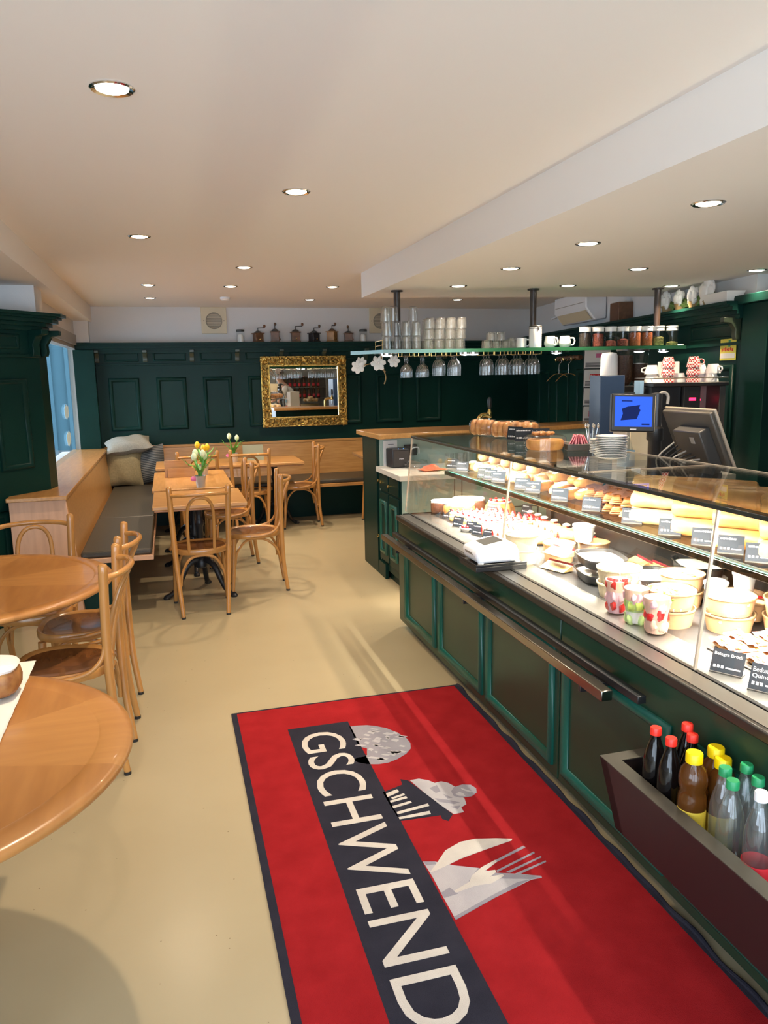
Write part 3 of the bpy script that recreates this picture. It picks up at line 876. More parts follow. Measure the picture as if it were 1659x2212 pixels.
# ---------------------------------------------------------------- things on the tables
def tulips(label, loc, mat, k=3, ribbon=True, seed=1):
    r = random.Random(seed)
    t = thing('tulip_pot', label, 'flower pot', loc, 0, 'tulip pots on the tables'); t.scale = (1.22, 1.22, 1.22)
    MB().lathe([(.028, 0), (.038, .075), (.039, .078), (.036, .078), (.034, .06), (0, .06)], 20).build('pot', M['potm'], t)
    mb = MB()
    for i in range(9):
        a = 2 * PI * i / 9 + r.uniform(-.3, .3); l = r.uniform(.07, .12); w = .011
        pts = [Vector((math.cos(a) * l * u * (.25 + .75 * u), math.sin(a) * l * u * (.25 + .75 * u), .065 + l * 1.35 * u - .05 * u * u * r.uniform(0, 1.2))) for u in (0, .3, .6, .85, 1)]
        sd = Vector((-math.sin(a), math.cos(a), 0))
        ws = (w * .5, w, w, w * .6, .0008)
        vs = []
        for p_, ww in zip(pts, ws):
            vs += [p_ - sd * ww, p_ + Vector((math.cos(a), math.sin(a), -.6)) * .002, p_ + sd * ww]
        fs = []
        for j in range(4):
            for q_ in range(2): fs.append((j * 3 + q_, j * 3 + q_ + 1, j * 3 + q_ + 4, j * 3 + q_ + 3))
        mb.add(vs, fs)
    mb.build('leaves', M['leaf'], t, ang=80)
    for i in range(k):
        a = 2 * PI * i / k + .6; rr = .028 if k > 1 else 0
        x, y = math.cos(a) * rr, math.sin(a) * rr; h = .185 + .02 * (i % 2)
        f = MB().lathe([(.004, -.003), (.015, .006), (.0195, .020), (.017, .036), (.008, .048), (.002, .051)], 12, (x * 1.5, y * 1.5, h)).build('tulip_flower', mat, t)
        MB().tube(spline([(x * .3, y * .3, .06), (x * .8, y * .8, .13), (x * 1.5, y * 1.5, h)], 4), .0035, 7).build('stem', M['leaf'], f)
    if ribbon:
        MB().blob((-.045, -.012, .06), (.022, .008, .016), .8, 8, 6, .15).build('bow', M['pinkb'], t)
    return t


p = PZ(434, 1052, .75); tulips('pot of white tulips with pink bow, nearest of the three tulip pots', (p.x, p.y, .75), M['twhi'], 4, True, 3)
p = PZ(441, 1026, .75); tulips('pot of yellow tulips on the long table', (p.x, p.y, .75), M['tyel'], 3, False, 5)
p = PZ(506, 998, .75); tulips('small pot of white tulips on the back table', (p.x, p.y, .75), M['twhi'], 2, True, 8)

t = thing('menu_holder', 'plain wooden menu board holder standing on the long table', 'menu holder', (.045, 7.22, .75), .1)
MB().box(-.115, .125, -.008, .004, 0, .155).build('rear_board', M['wood'], t, bevel=.002)
MB().box(-.09, .15, -.035, -.024, 0, .085).build('front_board', M['wood'], t, bevel=.002)
MB().box(-.08, .11, -.025, -.006, 0, .012).build('base', M['woodedge'], t)
p = PY(550, 997, 8.35)
t = thing('menu_card', 'grey-green folded menu card standing on the back table', 'menu card', (.86, 8.45, .75), -.05)
gm = pm('greygreen_card', (.30, .33, .25), .7)
MB().add([(-.11, -.03, 0), (.11, -.03, 0), (.105, 0, .165), (-.115, 0, .165), (-.11, .03, 0), (.11, .03, 0)], [(0, 1, 2, 3), (5, 4, 3, 2)]).build('card', gm, t)
# ---------------------------------------------------------------- sales counter
XF, XG, YE, YN = 1.378, 1.505, 4.66, .55       # front face, front glass, far end, near end
ZL = .745
XB = 1.454
ct = thing('sales_counter', 'long dark green panelled sales counter with glass display top', 'counter', (0, 0, 0))
MB().box(XF + .045, 2.12, YN, YE - .22, 0, .05).build('kick_board', M['blackp'], ct)
# panelled front in two lengths with a dark joint at Y 2.51
body = MB().box(XF, 2.13, 2.516, YE, .05, .715)
body.box(XF, 2.13, YN, 2.506, .05, .715).box(XF + .01, 2.12, 2.5, 2.52, .05, .71)
body.build('body', M['green2'], ct, bevel=.003)
for (y0, y1) in ((3.945, 4.50), (3.26, 3.875), (2.55, 3.205), (1.83, 2.475), (1.11, 1.78)):
    mb = MB().ring_frame(0, y1 - y0, .095, .585, .042, .020)
    mb.build('panel_moulding', M['teal'], ct, loc=(XF, y1, 0), rot=(0, 0, -PI / 2), ang=70)
MB().box(XF - .018, 1.60, YN, YE, .712, .7445).build('ledge', M['dsteel'], ct, bevel=.006)
MB().box(XF + .0, XB - .010, YN, YE - .02, .7445, .7465).build('steel_strip', M['steel'], ct)
MB().box(XB + .012, 1.585, YN, YE - .06, .7445, .7462).build('inner_steel_strip', M['steel'], ct)
MB().box(XB - .006, XB + .006, YN, YE - .03, .7445, .7485).build('glass_channel', M['blackp'], ct)
# display deck and inner frame
MB().box(1.585, 2.13, YN, YE - .04, .715, .7458).build('deck', M['blackp'], ct)
MB().box(2.118, 2.133, YN, 4.02, .7458, .98).box(2.10, 2.133, 3.98, 4.04, .7458, 1.235).build('rear_panel', M['blackp'], ct, bevel=.003)
MB().box(2.095, 2.118, YN, 3.9, .85, .875).box(2.095, 2.118, YN, 3.9, .91, .918).build('rear_rail', M['dsteel'], ct)
# panes



def lean_pane(y0, y1, h=.004):
    """front sheet leaning slightly inwards towards its top"""
    return MB().add([(XB - h, y0, .748), (XB + h, y0, .748), (XB + h, y1, .748), (XB - h, y1, .748), (XG - h, y0, 1.226), (XG + h, y0, 1.226), (XG + h, y1, 1.226), (XG - h, y1, 1.226)],
                    [(3, 2, 1, 0), (4, 5, 6, 7), (0, 1, 5, 4), (1, 2, 6, 5), (2, 3, 7, 6), (3, 0, 4, 7)])


lean_pane(3.246, YE + .09).build('front_pane', M['glass'], ct, smooth=False)
lean_pane(1.845, 3.240).build('front_pane', M['glass'], ct, smooth=False)
lean_pane(YN, 1.839).build('front_pane', M['glass'], ct, smooth=False)
MB().add([(XB + .004, YE + .084, .748), (2.12, YE + .084, .748), (2.12, YE + .084, 1.238), (XG + .004, YE + .084, 1.238)], [(0, 1, 2, 3)]).build('end_pane', M['glass'], ct, smooth=False)
edge = pm('pane_edge', (.62, .50, .38), .25, coat=.4)
for y in (3.243, 1.842): lean_pane(y - .0035, y + .0035, .0045).build('pane_joint', edge, ct)
lean_pane(YE + .086, YE + .094, .0038).build('pane_joint', edge, ct)
# top: two clear sheets over a dark front rail
MB().box(XG - .006, 2.11, 2.628, YE + .09, 1.240, 1.246).build('top_pane', M['topglass'], ct, smooth=False)
MB().box(XG - .006, 2.11, YN, 2.622, 1.240, 1.246).build('top_pane', M['topglass'], ct, smooth=False)
MB().box(XG - .006, 2.11, 2.6225, 2.6275, 1.2395, 1.2465).build('pane_joint', edge, ct)
MB().box(XG - .009, XG + .030, YN, YE + .09, 1.226, 1.2395).build('front_rail', M['caseedge'], ct, bevel=.002)
MB().box(2.108, 2.113, YN, YE + .09, 1.239, 1.247).build('rear_edge', pm('polished_edge', (.55, .5, .42), .2), ct)
MB().box(XG + .008, XG + .028, YN, YE - .1, 1.2225, 1.2258).build('led_strip', M['led'], ct)
# middle shelf
MB().box(1.70, 2.12, YN, YE - .02, 1.018, 1.026).build('shelf_pane', M['topglass'], ct, smooth=False)
MB().box(1.685, 1.715, YN, YE - .02, .992, 1.016).build('shelf_rail', M['bronze'], ct, bevel=.003)
MB().box(1.690, 1.6995, YN, YE - .05, 1.0175, 1.0265).build('shelf_edge', M['caseedge'], ct)
MB().box(1.6885, 1.6898, YN, YE - .1, 1.0185, 1.0215).build('shelf_edge_line', pm('glass_edge_bright', (.05, .26, .17), .15), ct)
MB().box(1.717, 1.735, YN, YE - .1, 1.004, 1.0135).build('led_strip', M['led'], ct)
for y in (4.3, 2.9, 1.5): MB().box(1.72, 2.12, y - .008, y + .008, .985, 1.016).build('shelf_bracket', M['blackp'], ct)

# tray-slide rails in front of the counter
rl = thing('tray_rail', 'pair of dark bronze tray rails running along the front of the green counter', 'rail', (0, 0, 0))
MB().box(1.245, 1.285, 2.005, 4.60, .605, .640).build('outer_bar', M['railm'], rl, bevel=.003)
MB().box(1.318, 1.348, 1.92, 4.60, .622, .648).build('inner_bar', M['blackp'], rl, bevel=.003)
for y in (4.28, 3.19, 2.14):
    MB().box(1.29, XF - .001, y - .035, y + .035, .606, .622).box(1.245, 1.30, y - .008, y + .008, .585, .606).build('bracket', M['blackp'], rl, bevel=.002)

# card reader style coin counter on its tray
t = thing('coin_counter', 'white rounded cash machine on a black tray standing on the counter ledge', 'cash machine', (1.405, 3.225, .7468), 0)
MB().box(-.125, .125, -.11, .10, 0, .022).box(-.125, .125, -.11, -.104, .022, .034).box(-.125, -.119, -.11, .10, .022, .034).build('tray', M['blackp'], t, bevel=.003)
prof = [(-.100, .030), (-.110, .05), (-.118, .080), (-.105, .094), (-.05, .112), (.02, .124), (.06, .122), (.085, .106), (.10, .072), (.103, .030)]
n = len(prof)
vs = [(x, -.085, z) for x, z in prof] + [(x, .085, z) for x, z in prof]
MB().add(vs, [tuple(range(n)), tuple(range(2 * n - 1, n - 1, -1))] + [(i, n + i, n + (i + 1) % n, (i + 1) % n) for i in range(n)]).build('body', M['white'], t, bevel=.012, seg=3)
MB().add([(-.06, -.055, .1105), (.03, -.055, .1265), (.03, .055, .1265), (-.06, .055, .1105)], [(0, 1, 2, 3)]).build('display', M['dark'], t)
MB().add([(-.104, -.045, .040), (-.1192, -.045, .078), (-.1192, .045, .078), (-.104, .045, .040)], [(3, 2, 1, 0)]).build('note_slot', M['grey'], t)
for x, y in ((-.09, -.08), (.09, -.08), (.09, .08)): MB().lathe([(.014, .022), (.014, .034)], 12, (x, y, 0)).build('foot', M['white'], t)

# ---------------------------------------------------------------- price signs
SIGN_ROOTS = {}


def price_sign(label, loc, rz=0, w=.075, h=.052, tilt=.35, txt=None, group='black price signs', lines=2, wooden=False):
    """slate card leaning back on a little foot; local -Y is its face"""
    t = thing('price_sign', label, 'price sign', loc, rz, group)
    s, c = math.sin(tilt), math.cos(tilt)
    mt = Matrix.Translation((0, 0, .004)) @ Matrix.Rotation(-tilt, 4, 'X')
    mb = MB(); mb.M = mt; mb.box(-w / 2, w / 2, 0, .0015, 0, h); mb.build('card', M['slate'], t)
    mb = MB().box(-w / 2, w / 2, -.004, .028, 0, .004); mb.add([(-.01, .026, .002), (.01, .026, .002), (.01, s * h * .7, c * h * .7), (-.01, s * h * .7, c * h * .7)], [(0, 1, 2, 3)])
    mb.build('holder', M['dark'], t)
    if txt:
        for k, ln in enumerate(txt):
            o = text_obj('lettering', ln, h * .24, M['chalk'], t, extrude=.0002, fit=(min(w - .014, len(ln) * h * .115), h * .17))
            o.matrix_local = mt @ Matrix.Translation((-w / 2 + .006, -.0006, h * (.68 - .25 * k))) @ Matrix.Rotation(PI / 2, 4, 'X')
    else:
        mb = MB(); mb.M = mt
        rr = random.Random(int(abs(loc[0] * 991 + loc[1] * 577) * 10))
        for k in range(1):
            x = -w / 2 + .008; z = h * (.74 - .22 * k); e = w / 2 - rr.uniform(.01, .03)
            while x < e:
                l = rr.uniform(.004, .009); mb.box(x, min(x + l, e + .004), -.0006, 0, z, z + h * rr.uniform(.07, .11)); x += l + .0022
        mb.build('lettering', M['chalk'], t)
    mb = MB(); mb.M = mt
    for k in range(3): mb.box(-w / 2 + .008 + k * .011, -w / 2 + .015 + k * .011, -.0006, 0, h * .18, h * .30)
    mb.box(-w / 2 + .043, w / 2 - .008, -.0006, 0, h * .19, h * .25)
    mb.build('pictograms', M['chalk'], t)
    return t


p = PX(1575, 1492, 1.535)
price_sign('black price sign reading Belegte Brötli in front of the sandwich tray', (1.515, 1.785, ZL + .0012), -1.0, .092, .068, .45, ['Belegte Brötli'])
price_sign('black price sign reading Quinoa at the right edge of the photo', (1.525, 1.640, ZL + .0012), -1.0, .092, .074, .45, ['Bedum', 'Quinoa-'])

# deck price signs, from the far end
for (x, y, lab) in ((941, 1112, 'small price sign before the brown loaf slice at the far end of the deck'),
                    (966, 1120, 'small price sign before the second loaf slice at the far end of the deck'),
                    (1003, 1108, 'small price sign before the dark iced cake at the far end of the deck'),
                    (1060, 1115, 'price sign beside the ring cake in the deck'),
                    (1136, 1110, 'price sign behind the ring cake, against the rear panel'),
                    (988, 1138, 'price sign in front of the round iced cake, by the steel strip'),
                    (1016, 1150, 'price sign before the berry tartlet, first of three by the steel strip'),
                    (1030, 1156, 'price sign before the berry slices, second of three by the steel strip'),
                    (1053, 1168, 'price sign before the cream slices, third of three by the steel strip'),
                    (1087, 1190, 'price sign tucked beside the stacked soup bowls')):
    p = PZ(x, y, .747); price_sign(lab, (p.x, p.y, .7462), -.95, .070, .058, .32)
for i, (x, y, lab) in enumerate(((976, 1000, 'price sign at the far tip of the middle shelf'),
                    (998, 1010, 'wide price sign second from the far tip of the middle shelf'),
                    (1045, 1022, 'price sign before the pale buns, third on the middle shelf'),
                    (1058, 1028, 'price sign before the pale buns, fourth on the middle shelf'),
                    (1076, 1034, 'price sign before the pale buns, fifth on the middle shelf'),
                    (1127, 1044, 'price sign before the sugared rolls on the middle shelf'),
                    (1150, 1054, 'price sign with blue reflection before the sugared rolls'),
                    (1208, 1070, 'price sign before the big round pastries on the middle shelf'),
                    (1277, 1084, 'price sign between round pastries and chocolate pastries'),
                    (1365, 1110, 'price sign in front of the chocolate pastries'),
                    (1447, 1140, 'price sign in front of the stacked pastry rolls'),
                    (1520, 1165, 'price sign behind the upright pane joint, by the pastry rolls'),
                    (1578, 1186, 'large price sign in front of the glazed strudels'),
                    (1640, 1205, 'large price sign at the right end of the middle shelf'))):
    p = PX(x, y, 1.745); price_sign(lab, (1.745, p.y, 1.0262), -.75, .080, .058, .30)
for (x, y, lab, tx) in ((1111, 945, 'black price sign standing sideways before the second wrapped loaf', None), (1132, 948, 'black price sign before the third wrapped loaf', None), (1168, 950, 'black price sign reading Holländertorte before the round cake', ['Holländertorte'])):
    p = PZ(x, y, 1.262); price_sign(lab, (p.x, p.y, 1.2462), -.30 if tx or x > 1115 else -1.0, .100, .074, .15, tx)

# ---------------------------------------------------------------- goods on the top glass
def wrapped_loaf(label, loc, rz, seed):
    r = random.Random(seed)
    t = thing('wrapped_loaf', label, 'bread', loc, rz, 'wrapped loaves on the counter top')
    mb = MB()
    for k in range(4): mb.blob((-.055 + .0365 * k, 0, .052), (.028, .052 + r.uniform(-.004, .004), .047 + r.uniform(-.003, .003)), .85, 18, 10, .05, flat_bottom=-.046, rnd=r)
    mb.build('loaf', M['crust'], t)
    MB().blob((0, 0, .053), (.090, .060, .0545), .6, 22, 10, .03, flat_bottom=-.052, rnd=r).build('wrapper', M['clearp'], t)
    return t


for (x, y, rz_, lab) in ((1045, 940, -.9, 'wrapped plaited loaf at the far end of the counter top'), (1092, 945, -.9, 'wrapped plaited loaf in the middle of three on the counter top'), (1132, 946, -.9, 'wrapped plaited loaf partly behind the black signs')):
    p = PZ(x, y, 1.25); wrapped_loaf(lab, (p.x, p.y, 1.2465), rz_, x)
p = PZ(1189, 972, 1.25)
t = thing('round_cake', 'round golden cake in a clear box on the counter top', 'cake', (p.x, p.y + .06, 1.2465))
MB().lathe([(.085, .004), (.092, .02), (.092, .042), (.086, .052), (0, .055)], 32).build('cake', M['pastry'], t)
MB().lathe([(.105, .0), (.105, .062), (.09, .072), (0, .073)], 32, cap=False).build('clear_box', M['clearp'], t)
mb = MB()
for k in range(14): mb.blob((.02 * math.cos(k * 2.4) * math.sqrt(k) * .7, .03 + .02 * math.sin(k * 2.4) * math.sqrt(k) * .5, .080), (.015, .012, .009), 1, 8, 6, .15)
mb.build('nut_topping', M['crust'], t)
p = PZ(1248, 970, 1.25)
t = thing('sugar_sachet_holder', 'dark holder full of pink sugar sachets on the counter top', 'sachet holder', (p.x, p.y, 1.2465), -.3)
MB().box(-.06, .06, -.04, .04, 0, .03).build('holder', M['dark'], t, bevel=.003)
pk = pm('pink_sachet', (.85, .33, .38), .6)
for k in range(9):
    mb = MB(); mb.M = Matrix.Translation((-.045 + .011 * k, (k % 3 - 1) * .012, .026)) @ Matrix.Rotation(.5 - .12 * k, 4, 'Y') @ Matrix.Rotation(.3 * (k % 3 - 1), 4, 'Z')
    mb.box(-.002, .002, -.02, .02, 0, .05); mb.build('sachet', pk, t)
p = PZ(1278, 968, 1.25)
t = thing('spoon_glass', 'glass of small spoons beside the stacked saucers', 'spoon glass', (p.x, p.y, 1.2465))
MB().lathe([(.0, .002), (.028, .003), (.033, .075)], 16, cap=False).build('tumbler', M['tumbler'], t)
for k in range(7):
    a = k * .9; mb = MB().tube([(math.cos(a) * .012, math.sin(a) * .012, .008), (math.cos(a) * .03, math.sin(a) * .03, .105)], .0018, 6)
    mb.blob((math.cos(a) * .032, math.sin(a) * .032, .115), (.006, .006, .011), 1, 8, 6); mb.build('spoon', M['chrome'], t)


def saucers(cx, cy, z, n, label, group):
    first = None
    for k in range(n):
        if first is None:
            o = MB().lathe([(.0, .002), (.035, .001), (.045, .003), (.068, .011), (.0685, .0125), (.044, .006), (.03, .005), (0, .005)], 32).build('saucer', M['porc'], loc=(cx, cy, z))
            tag(o, label, 'saucer', group); first = o
        else:
            o = first.copy(); COL.objects.link(o); o.location = (cx + random.uniform(-.002, .002), cy + random.uniform(-.002, .002), z + k * .0075)


v = PZ(1301, 982, 1.25); saucers(v.x + .03, v.y + .03, 1.2465, 9, 'white saucer in the lower stack behind the sugar sachets', 'saucers in the shorter stack')
v = PZ(1333, 992, 1.25); saucers(v.x + .0, v.y + .05, 1.2465, 13, 'white saucer in the taller stack beside the display pole', 'saucers in the taller stack')
# ---------------------------------------------------------------- goods on the deck
ZD = .7462


def loaf_slice(label, loc, rz, mat, top=None, d=(.045, .10, .045)):
    t = thing('loaf_cake', label, 'cake', loc, rz, 'loaf cakes at the far end')
    MB().blob((0, 0, d[2]), (d[0], d[1], d[2]), .5, 20, 9, .02, flat_bottom=-d[2] * .98).build('loaf', mat, t)
    if top: MB().blob((0, 0, d[2] * 1.85), (d[0] * .95, d[1] * .95, d[2] * .3), .6, 20, 7, .05).build('icing', top, t)
    return t


p = PZ(948, 1112, .75); loaf_slice('brown loaf cake with white top at the far end of the deck', (p.x + .06, p.y + .03, ZD), 1.25, M['choc'], M['sugar'])
p = PZ(975, 1118, .75); loaf_slice('amber loaf cake second from the far end of the deck', (p.x + .06, p.y + .02, ZD), 1.25, M['crust'], M['sugar'])
p = PZ(1015, 1104, .75); loaf_slice('dark chocolate loaf cake with thick white icing', (p.x, p.y + .02, ZD), 1.1, M['choc'], M['sugar'], (.06, .11, .045))


def ring_cake(label, loc):
    t = thing('ring_cake', label, 'cake', loc, 0)
    n = 40
    vs = []; fs = []
    prof = [(.028, .0), (.026, .04), (.035, .066), (.055, .078), (.078, .068), (.092, .04), (.100, .0)]
    for i in range(n):
        a = 2 * PI * i / n; k = 1 + .055 * math.cos(a * 10)
        for (r, z) in prof:
            rr = r if r < .05 else r * k
            vs.append((math.cos(a) * rr, math.sin(a) * rr, z))
    m = len(prof)
    for i in range(n):
        for j in range(m - 1):
            i2 = (i + 1) % n; fs.append((i * m + j, i * m + j + 1, i2 * m + j + 1, i2 * m + j))
    MB().add(vs, fs).build('cake', M['pastry'], t)
    mb = MB()
    for i in range(20):
        a = 2 * PI * i / 20; mb.blob((math.cos(a) * .06, math.sin(a) * .06, .076), (.018, .013, .008), 1, 8, 5, .1)
    mb.build('icing', M['sugar'], t)
    mb = MB()
    for i in range(8):
        a = 2 * PI * i / 8; mb.blob((math.cos(a) * .06, math.sin(a) * .06, .088), (.010, .010, .009), 1, 8, 6)
    mb.build('berries', M['berry'], t)


p = PZ(1083, 1106, .75); ring_cake('fluted golden ring cake with icing and red berries', (p.x - .02, p.y - .02, ZD))
p = PZ(1012, 1128, .75)
t = thing('round_cake', 'round cake with white icing at the far front of the deck', 'cake', (p.x + .05, p.y + .05, ZD))
MB().lathe([(.105, 0), (.11, .01), (.11, .03), (.10, .042), (0, .044)], 32).build('cake', M['sponge'], t)
MB().lathe([(.112, .026), (.112, .034), (.102, .047), (0, .050)], 32, cap=False).build('icing', M['sugar'], t)
p = PZ(1003, 1146, .75)
t = thing('berry_tartlet', 'small tartlet heaped with red berries by the steel strip', 'tartlet', (p.x + .02, p.y, ZD))
MB().lathe([(.035, 0), (.046, .02), (.043, .021), (.0, .015)], 24).build('shell', M['sugar'], t)
mb = MB()
for k in range(14): a = k * 2.4; r = .009 * math.sqrt(k); mb.blob((math.cos(a) * r, math.sin(a) * r, .028 - r * .2), (.011, .011, .012), 1, 8, 6)
mb.build('berries', M['berry'], t)


def cake_slice(label, group):
    t = thing('cake_slice', label, 'cake slice', (0, 0, 0), 0, group)
    w, d = .048, .10
    MB().box(-w / 2, w / 2, -d / 2, d / 2, 0, .022).build('base', M['sponge'], t, bevel=.003)
    MB().box(-w / 2 + .001, w / 2 - .001, -d / 2 + .001, d / 2 - .001, .022, .036).build('cream_layer', M['cream'], t, bevel=.003)
    MB().box(-w / 2, w / 2, -d / 2, d / 2, .036, .048).build('sponge_layer', M['sponge'], t, bevel=.003)
    mb = MB()
    for k in range(3): mb.blob((0, -.032 + .032 * k, .053), (.018, .014, .010), 1, 10, 6, .1)
    mb.build('topping', M['cream'], t)
    mb = MB()
    for k in range(3):
        for s in (-1, 1): mb.blob((.009 * s, -.032 + .032 * k, .064), (.008, .008, .008), 1, 8, 6)
    mb.build('berries', M['berry'], t)
    return t


def roulade(label, group):
    t = thing('sponge_roll', label, 'pastry', (0, 0, 0), 0, group)
    mb = MB().tube([(0, -.055, .032), (0, .055, .032)], .032, 20); mb.build('sponge', M['bun'], t)
    for s in (-1, 1):
        pts = []
        for k in range(36):
            a = k * .45; r = .004 + .0007 * k; pts.append((math.cos(a) * r, s * .0555, .032 + math.sin(a) * r))
        MB().tube(pts, .0022, 5).build('filling', M['berry'], t)
    return t


cs = cake_slice('layered cake slice with red berries in the rows behind the soup bowls', 'berry cake slices in rows')
first = True
for r in range(3):
    for k in range(7):
        pos = (1.66 + .115 * r + .01 * k, 4.33 - .062 * k - .025 * r, ZD)
        if first: cs.location = pos; cs.rotation_euler = (0, 0, 1.35); first = False
        else: dup(cs, pos, 1.35 + random.uniform(-.06, .06))
ro = roulade('cream sponge roll in the row between berry slices and soup bowls', 'cream sponge rolls')
first = True
for r in range(3):
    for k in range(5):
        pos = (1.67 + .15 * r, 3.84 - .072 * k - .01 * r, ZD)
        if first: ro.location = pos; ro.rotation_euler = (0, 0, 1.3); first = False
        else: dup(ro, pos, 1.3 + random.uniform(-.08, .08))
# tartlets near the rear rail
def tartlet(label, group):
    t = thing('berry_tartlet', label, 'tartlet', (0, 0, 0), 0, group)
    MB().lathe([(.028, 0), (.038, .03), (.035, .031), (0, .024)], 20).build('shell', M['pastry'], t)
    mb = MB()
    for k in range(7): a = k * 2.4; r = .009 * math.sqrt(k); mb.blob((math.cos(a) * r, math.sin(a) * r, .036 - r * .2), (.010, .010, .011), 1, 8, 6)
    mb.build('berries', M['berry'], t)
    MB().blob((0, 0, .055), (.022, .022, .011), 1, 12, 6, .08).build('cream', M['cream'], t)
    return t


tt = tartlet('berry tartlet with cream along the rear rail of the deck', 'berry tartlets by the rear rail')
for i, (x, y) in enumerate(((2.06, 4.16), (2.06, 4.06), (2.05, 3.96), (2.06, 3.86), (2.06, 3.72), (2.06, 3.62), (2.07, 3.48))):
    if i == 0: tt.location = (x, y, ZD)
    else: dup(tt, (x, y, ZD), i * .4)


def paper_bowl(label, loc, r=.085, h=.065, mat='kraft', lid=True, fill='leafg', group=None, cat='takeaway bowl'):
    t = thing('paper_bowl', label, cat, loc, random.uniform(0, 6), group)
    MB().lathe([(r * .84, 0), (r * .97, h - .004), (r * 1.0, h - .003), (r * 1.0, h + .003), (r * .95, h + .002), (r * .93, h - .004), (r * .86, h * .7), (0, h * .68)], 36).build('bowl', M[mat], t)
    if lid:
        MB().lathe([(r * 1.02, h - .004), (r * 1.03, h + .006), (r * .95, h + .007), (r * .90, h + .013), (0, h + .014)], 36, cap=False).build('lid', M['clearp'], t)
        mb = MB(); rr = random.Random(int(loc[1] * 1000))
        for k in range(16):
            a = rr.uniform(0, 6.28); q = r * .78 * math.sqrt(rr.random()); mb.blob((math.cos(a) * q, math.sin(a) * q, h * .72), (.02, .014, .009), 1, 8, 5, .2, rnd=rr)
        mb.build('filling', M[fill], t)
    return t


p = (1.60, 3.20, ZD)
paper_bowl('lower pale paper soup bowl of the pair behind the white cash machine', (1.560, 3.235, ZD), .078, .066, 'kraftl', False, group='pale soup bowls')
paper_bowl('upper pale paper soup bowl of the pair behind the white cash machine', (1.560, 3.235, ZD + .064), .080, .070, 'kraftl', True, 'cream', group='pale soup bowls')
paper_bowl('kraft bowl second behind the pale soup bowls', (1.735, 3.20, ZD), .076, .085, 'kraft', True, 'berry')
paper_bowl('kraft bowl third behind the pale soup bowls', (1.90, 3.17, ZD), .076, .085, 'kraft', True, 'cream')
t = thing('paper_bowl', 'tall white lidded tub standing on the kraft bowls', 'tub', (1.83, 3.14, ZD + .101))
MB().lathe([(.040, 0), (.050, .07), (.053, .071), (.053, .078), (0, .080)], 28).build('tub', M['porc'], t)


def sandwich_box(label, loc, rz):
    t = thing('sandwich_box', label, 'sandwich box', loc, rz, 'clear sandwich boxes')
    MB().add([(-.08, -.04, 0), (.08, -.04, 0), (.08, .04, 0), (-.08, .04, 0), (-.08, -.035, .065), (.08, -.035, .065)], [(3, 2, 1, 0), (0, 1, 5, 4), (1, 2, 5), (2, 3, 4, 5), (3, 0, 4)]).build('clear_box', M['clearp'], t)
    MB().add([(-.072, -.03, .004), (.072, -.03, .004), (.072, .03, .004), (-.072, .03, .004), (-.072, -.028, .028), (.072, -.028, .028)], [(3, 2, 1, 0), (0, 1, 5, 4), (1, 2, 5), (2, 3, 4, 5), (3, 0, 4)]).build('sandwich', M['pale'], t)
    MB().box(-.0805, .0805, -.041, -.0405, .022, .034).build('label_band', pm('maroon_band', (.40, .03, .05), .5) if 'maroon_band' not in bpy.data.materials else bpy.data.materials['maroon_band'], t)
    return t


sandwich_box('clear sandwich box lying on the deck left of the black trays', (1.64, 3.05, ZD), 1.9)
sandwich_box('clear sandwich box lying on top of another, left of the black trays', (1.65, 3.05, ZD + .067), 1.8)
sandwich_box('clear sandwich box with maroon band at the back near the rear rail', (2.02, 3.0, ZD), 1.4)
sandwich_box('clear box of finger food behind the stacked trays', (2.03, 2.88, ZD), 1.5)


def meal_tray(label, loc, rz, lid=True, sx=.13, sy=.095, h=.04):
    t = thing('meal_tray', label, 'meal tray', loc, rz, 'black meal trays')
    def ring(k, z, n=32):
        out = []
        for i in range(n):
            a = 2 * PI * i / n; c, s = math.cos(a), math.sin(a)
            out.append((math.copysign(abs(c) ** .55, c) * sx * k, math.copysign(abs(s) ** .55, s) * sy * k, z))
        return out
    def shell(rs, n=32):
        vs = []; fs = []
        for r in rs: vs += ring(*r)
        for j in range(len(rs) - 1):
            for i in range(n):
                i2 = (i + 1) % n; fs.append((j * n + i, j * n + i2, (j + 1) * n + i2, (j + 1) * n + i))
        return vs, fs
    MB().add(*shell([(.001, 0), (.80, 0), (.92, h * .9), (1.0, h), (1.0, h + .003), (.93, h + .002), (.84, .006), (.001, .006)])).build('tray', M['blackp'], t)
    MB().add(*shell([(.001, h * .75), (.86, h * .75)])).build('meal', M['cream'], t)
    if lid: MB().add(*shell([(1.01, h), (1.02, h + .006), (.93, h + .009), (.86, h + .022), (.001, h + .024)])).build('lid', M['clearp'], t)
    return t


meal_tray('black meal tray at the bottom of the front stack beside the paper bowls', (1.735, 2.84, ZD), 1.35)
meal_tray('black meal tray on top of the front stack, food under a clear lid', (1.735, 2.835, ZD + .066), 1.35)
meal_tray('black meal tray lying flat behind the front stack', (1.90, 2.72, ZD), 1.2)
meal_tray('lower black meal tray of the rear stack under the shelf', (1.99, 2.53, ZD), 1.2, True, .13, .09)
meal_tray('upper two-part black meal tray of the rear stack under the shelf', (2.0, 2.55, ZD + .066), 1.2, True, .13, .09, .055)

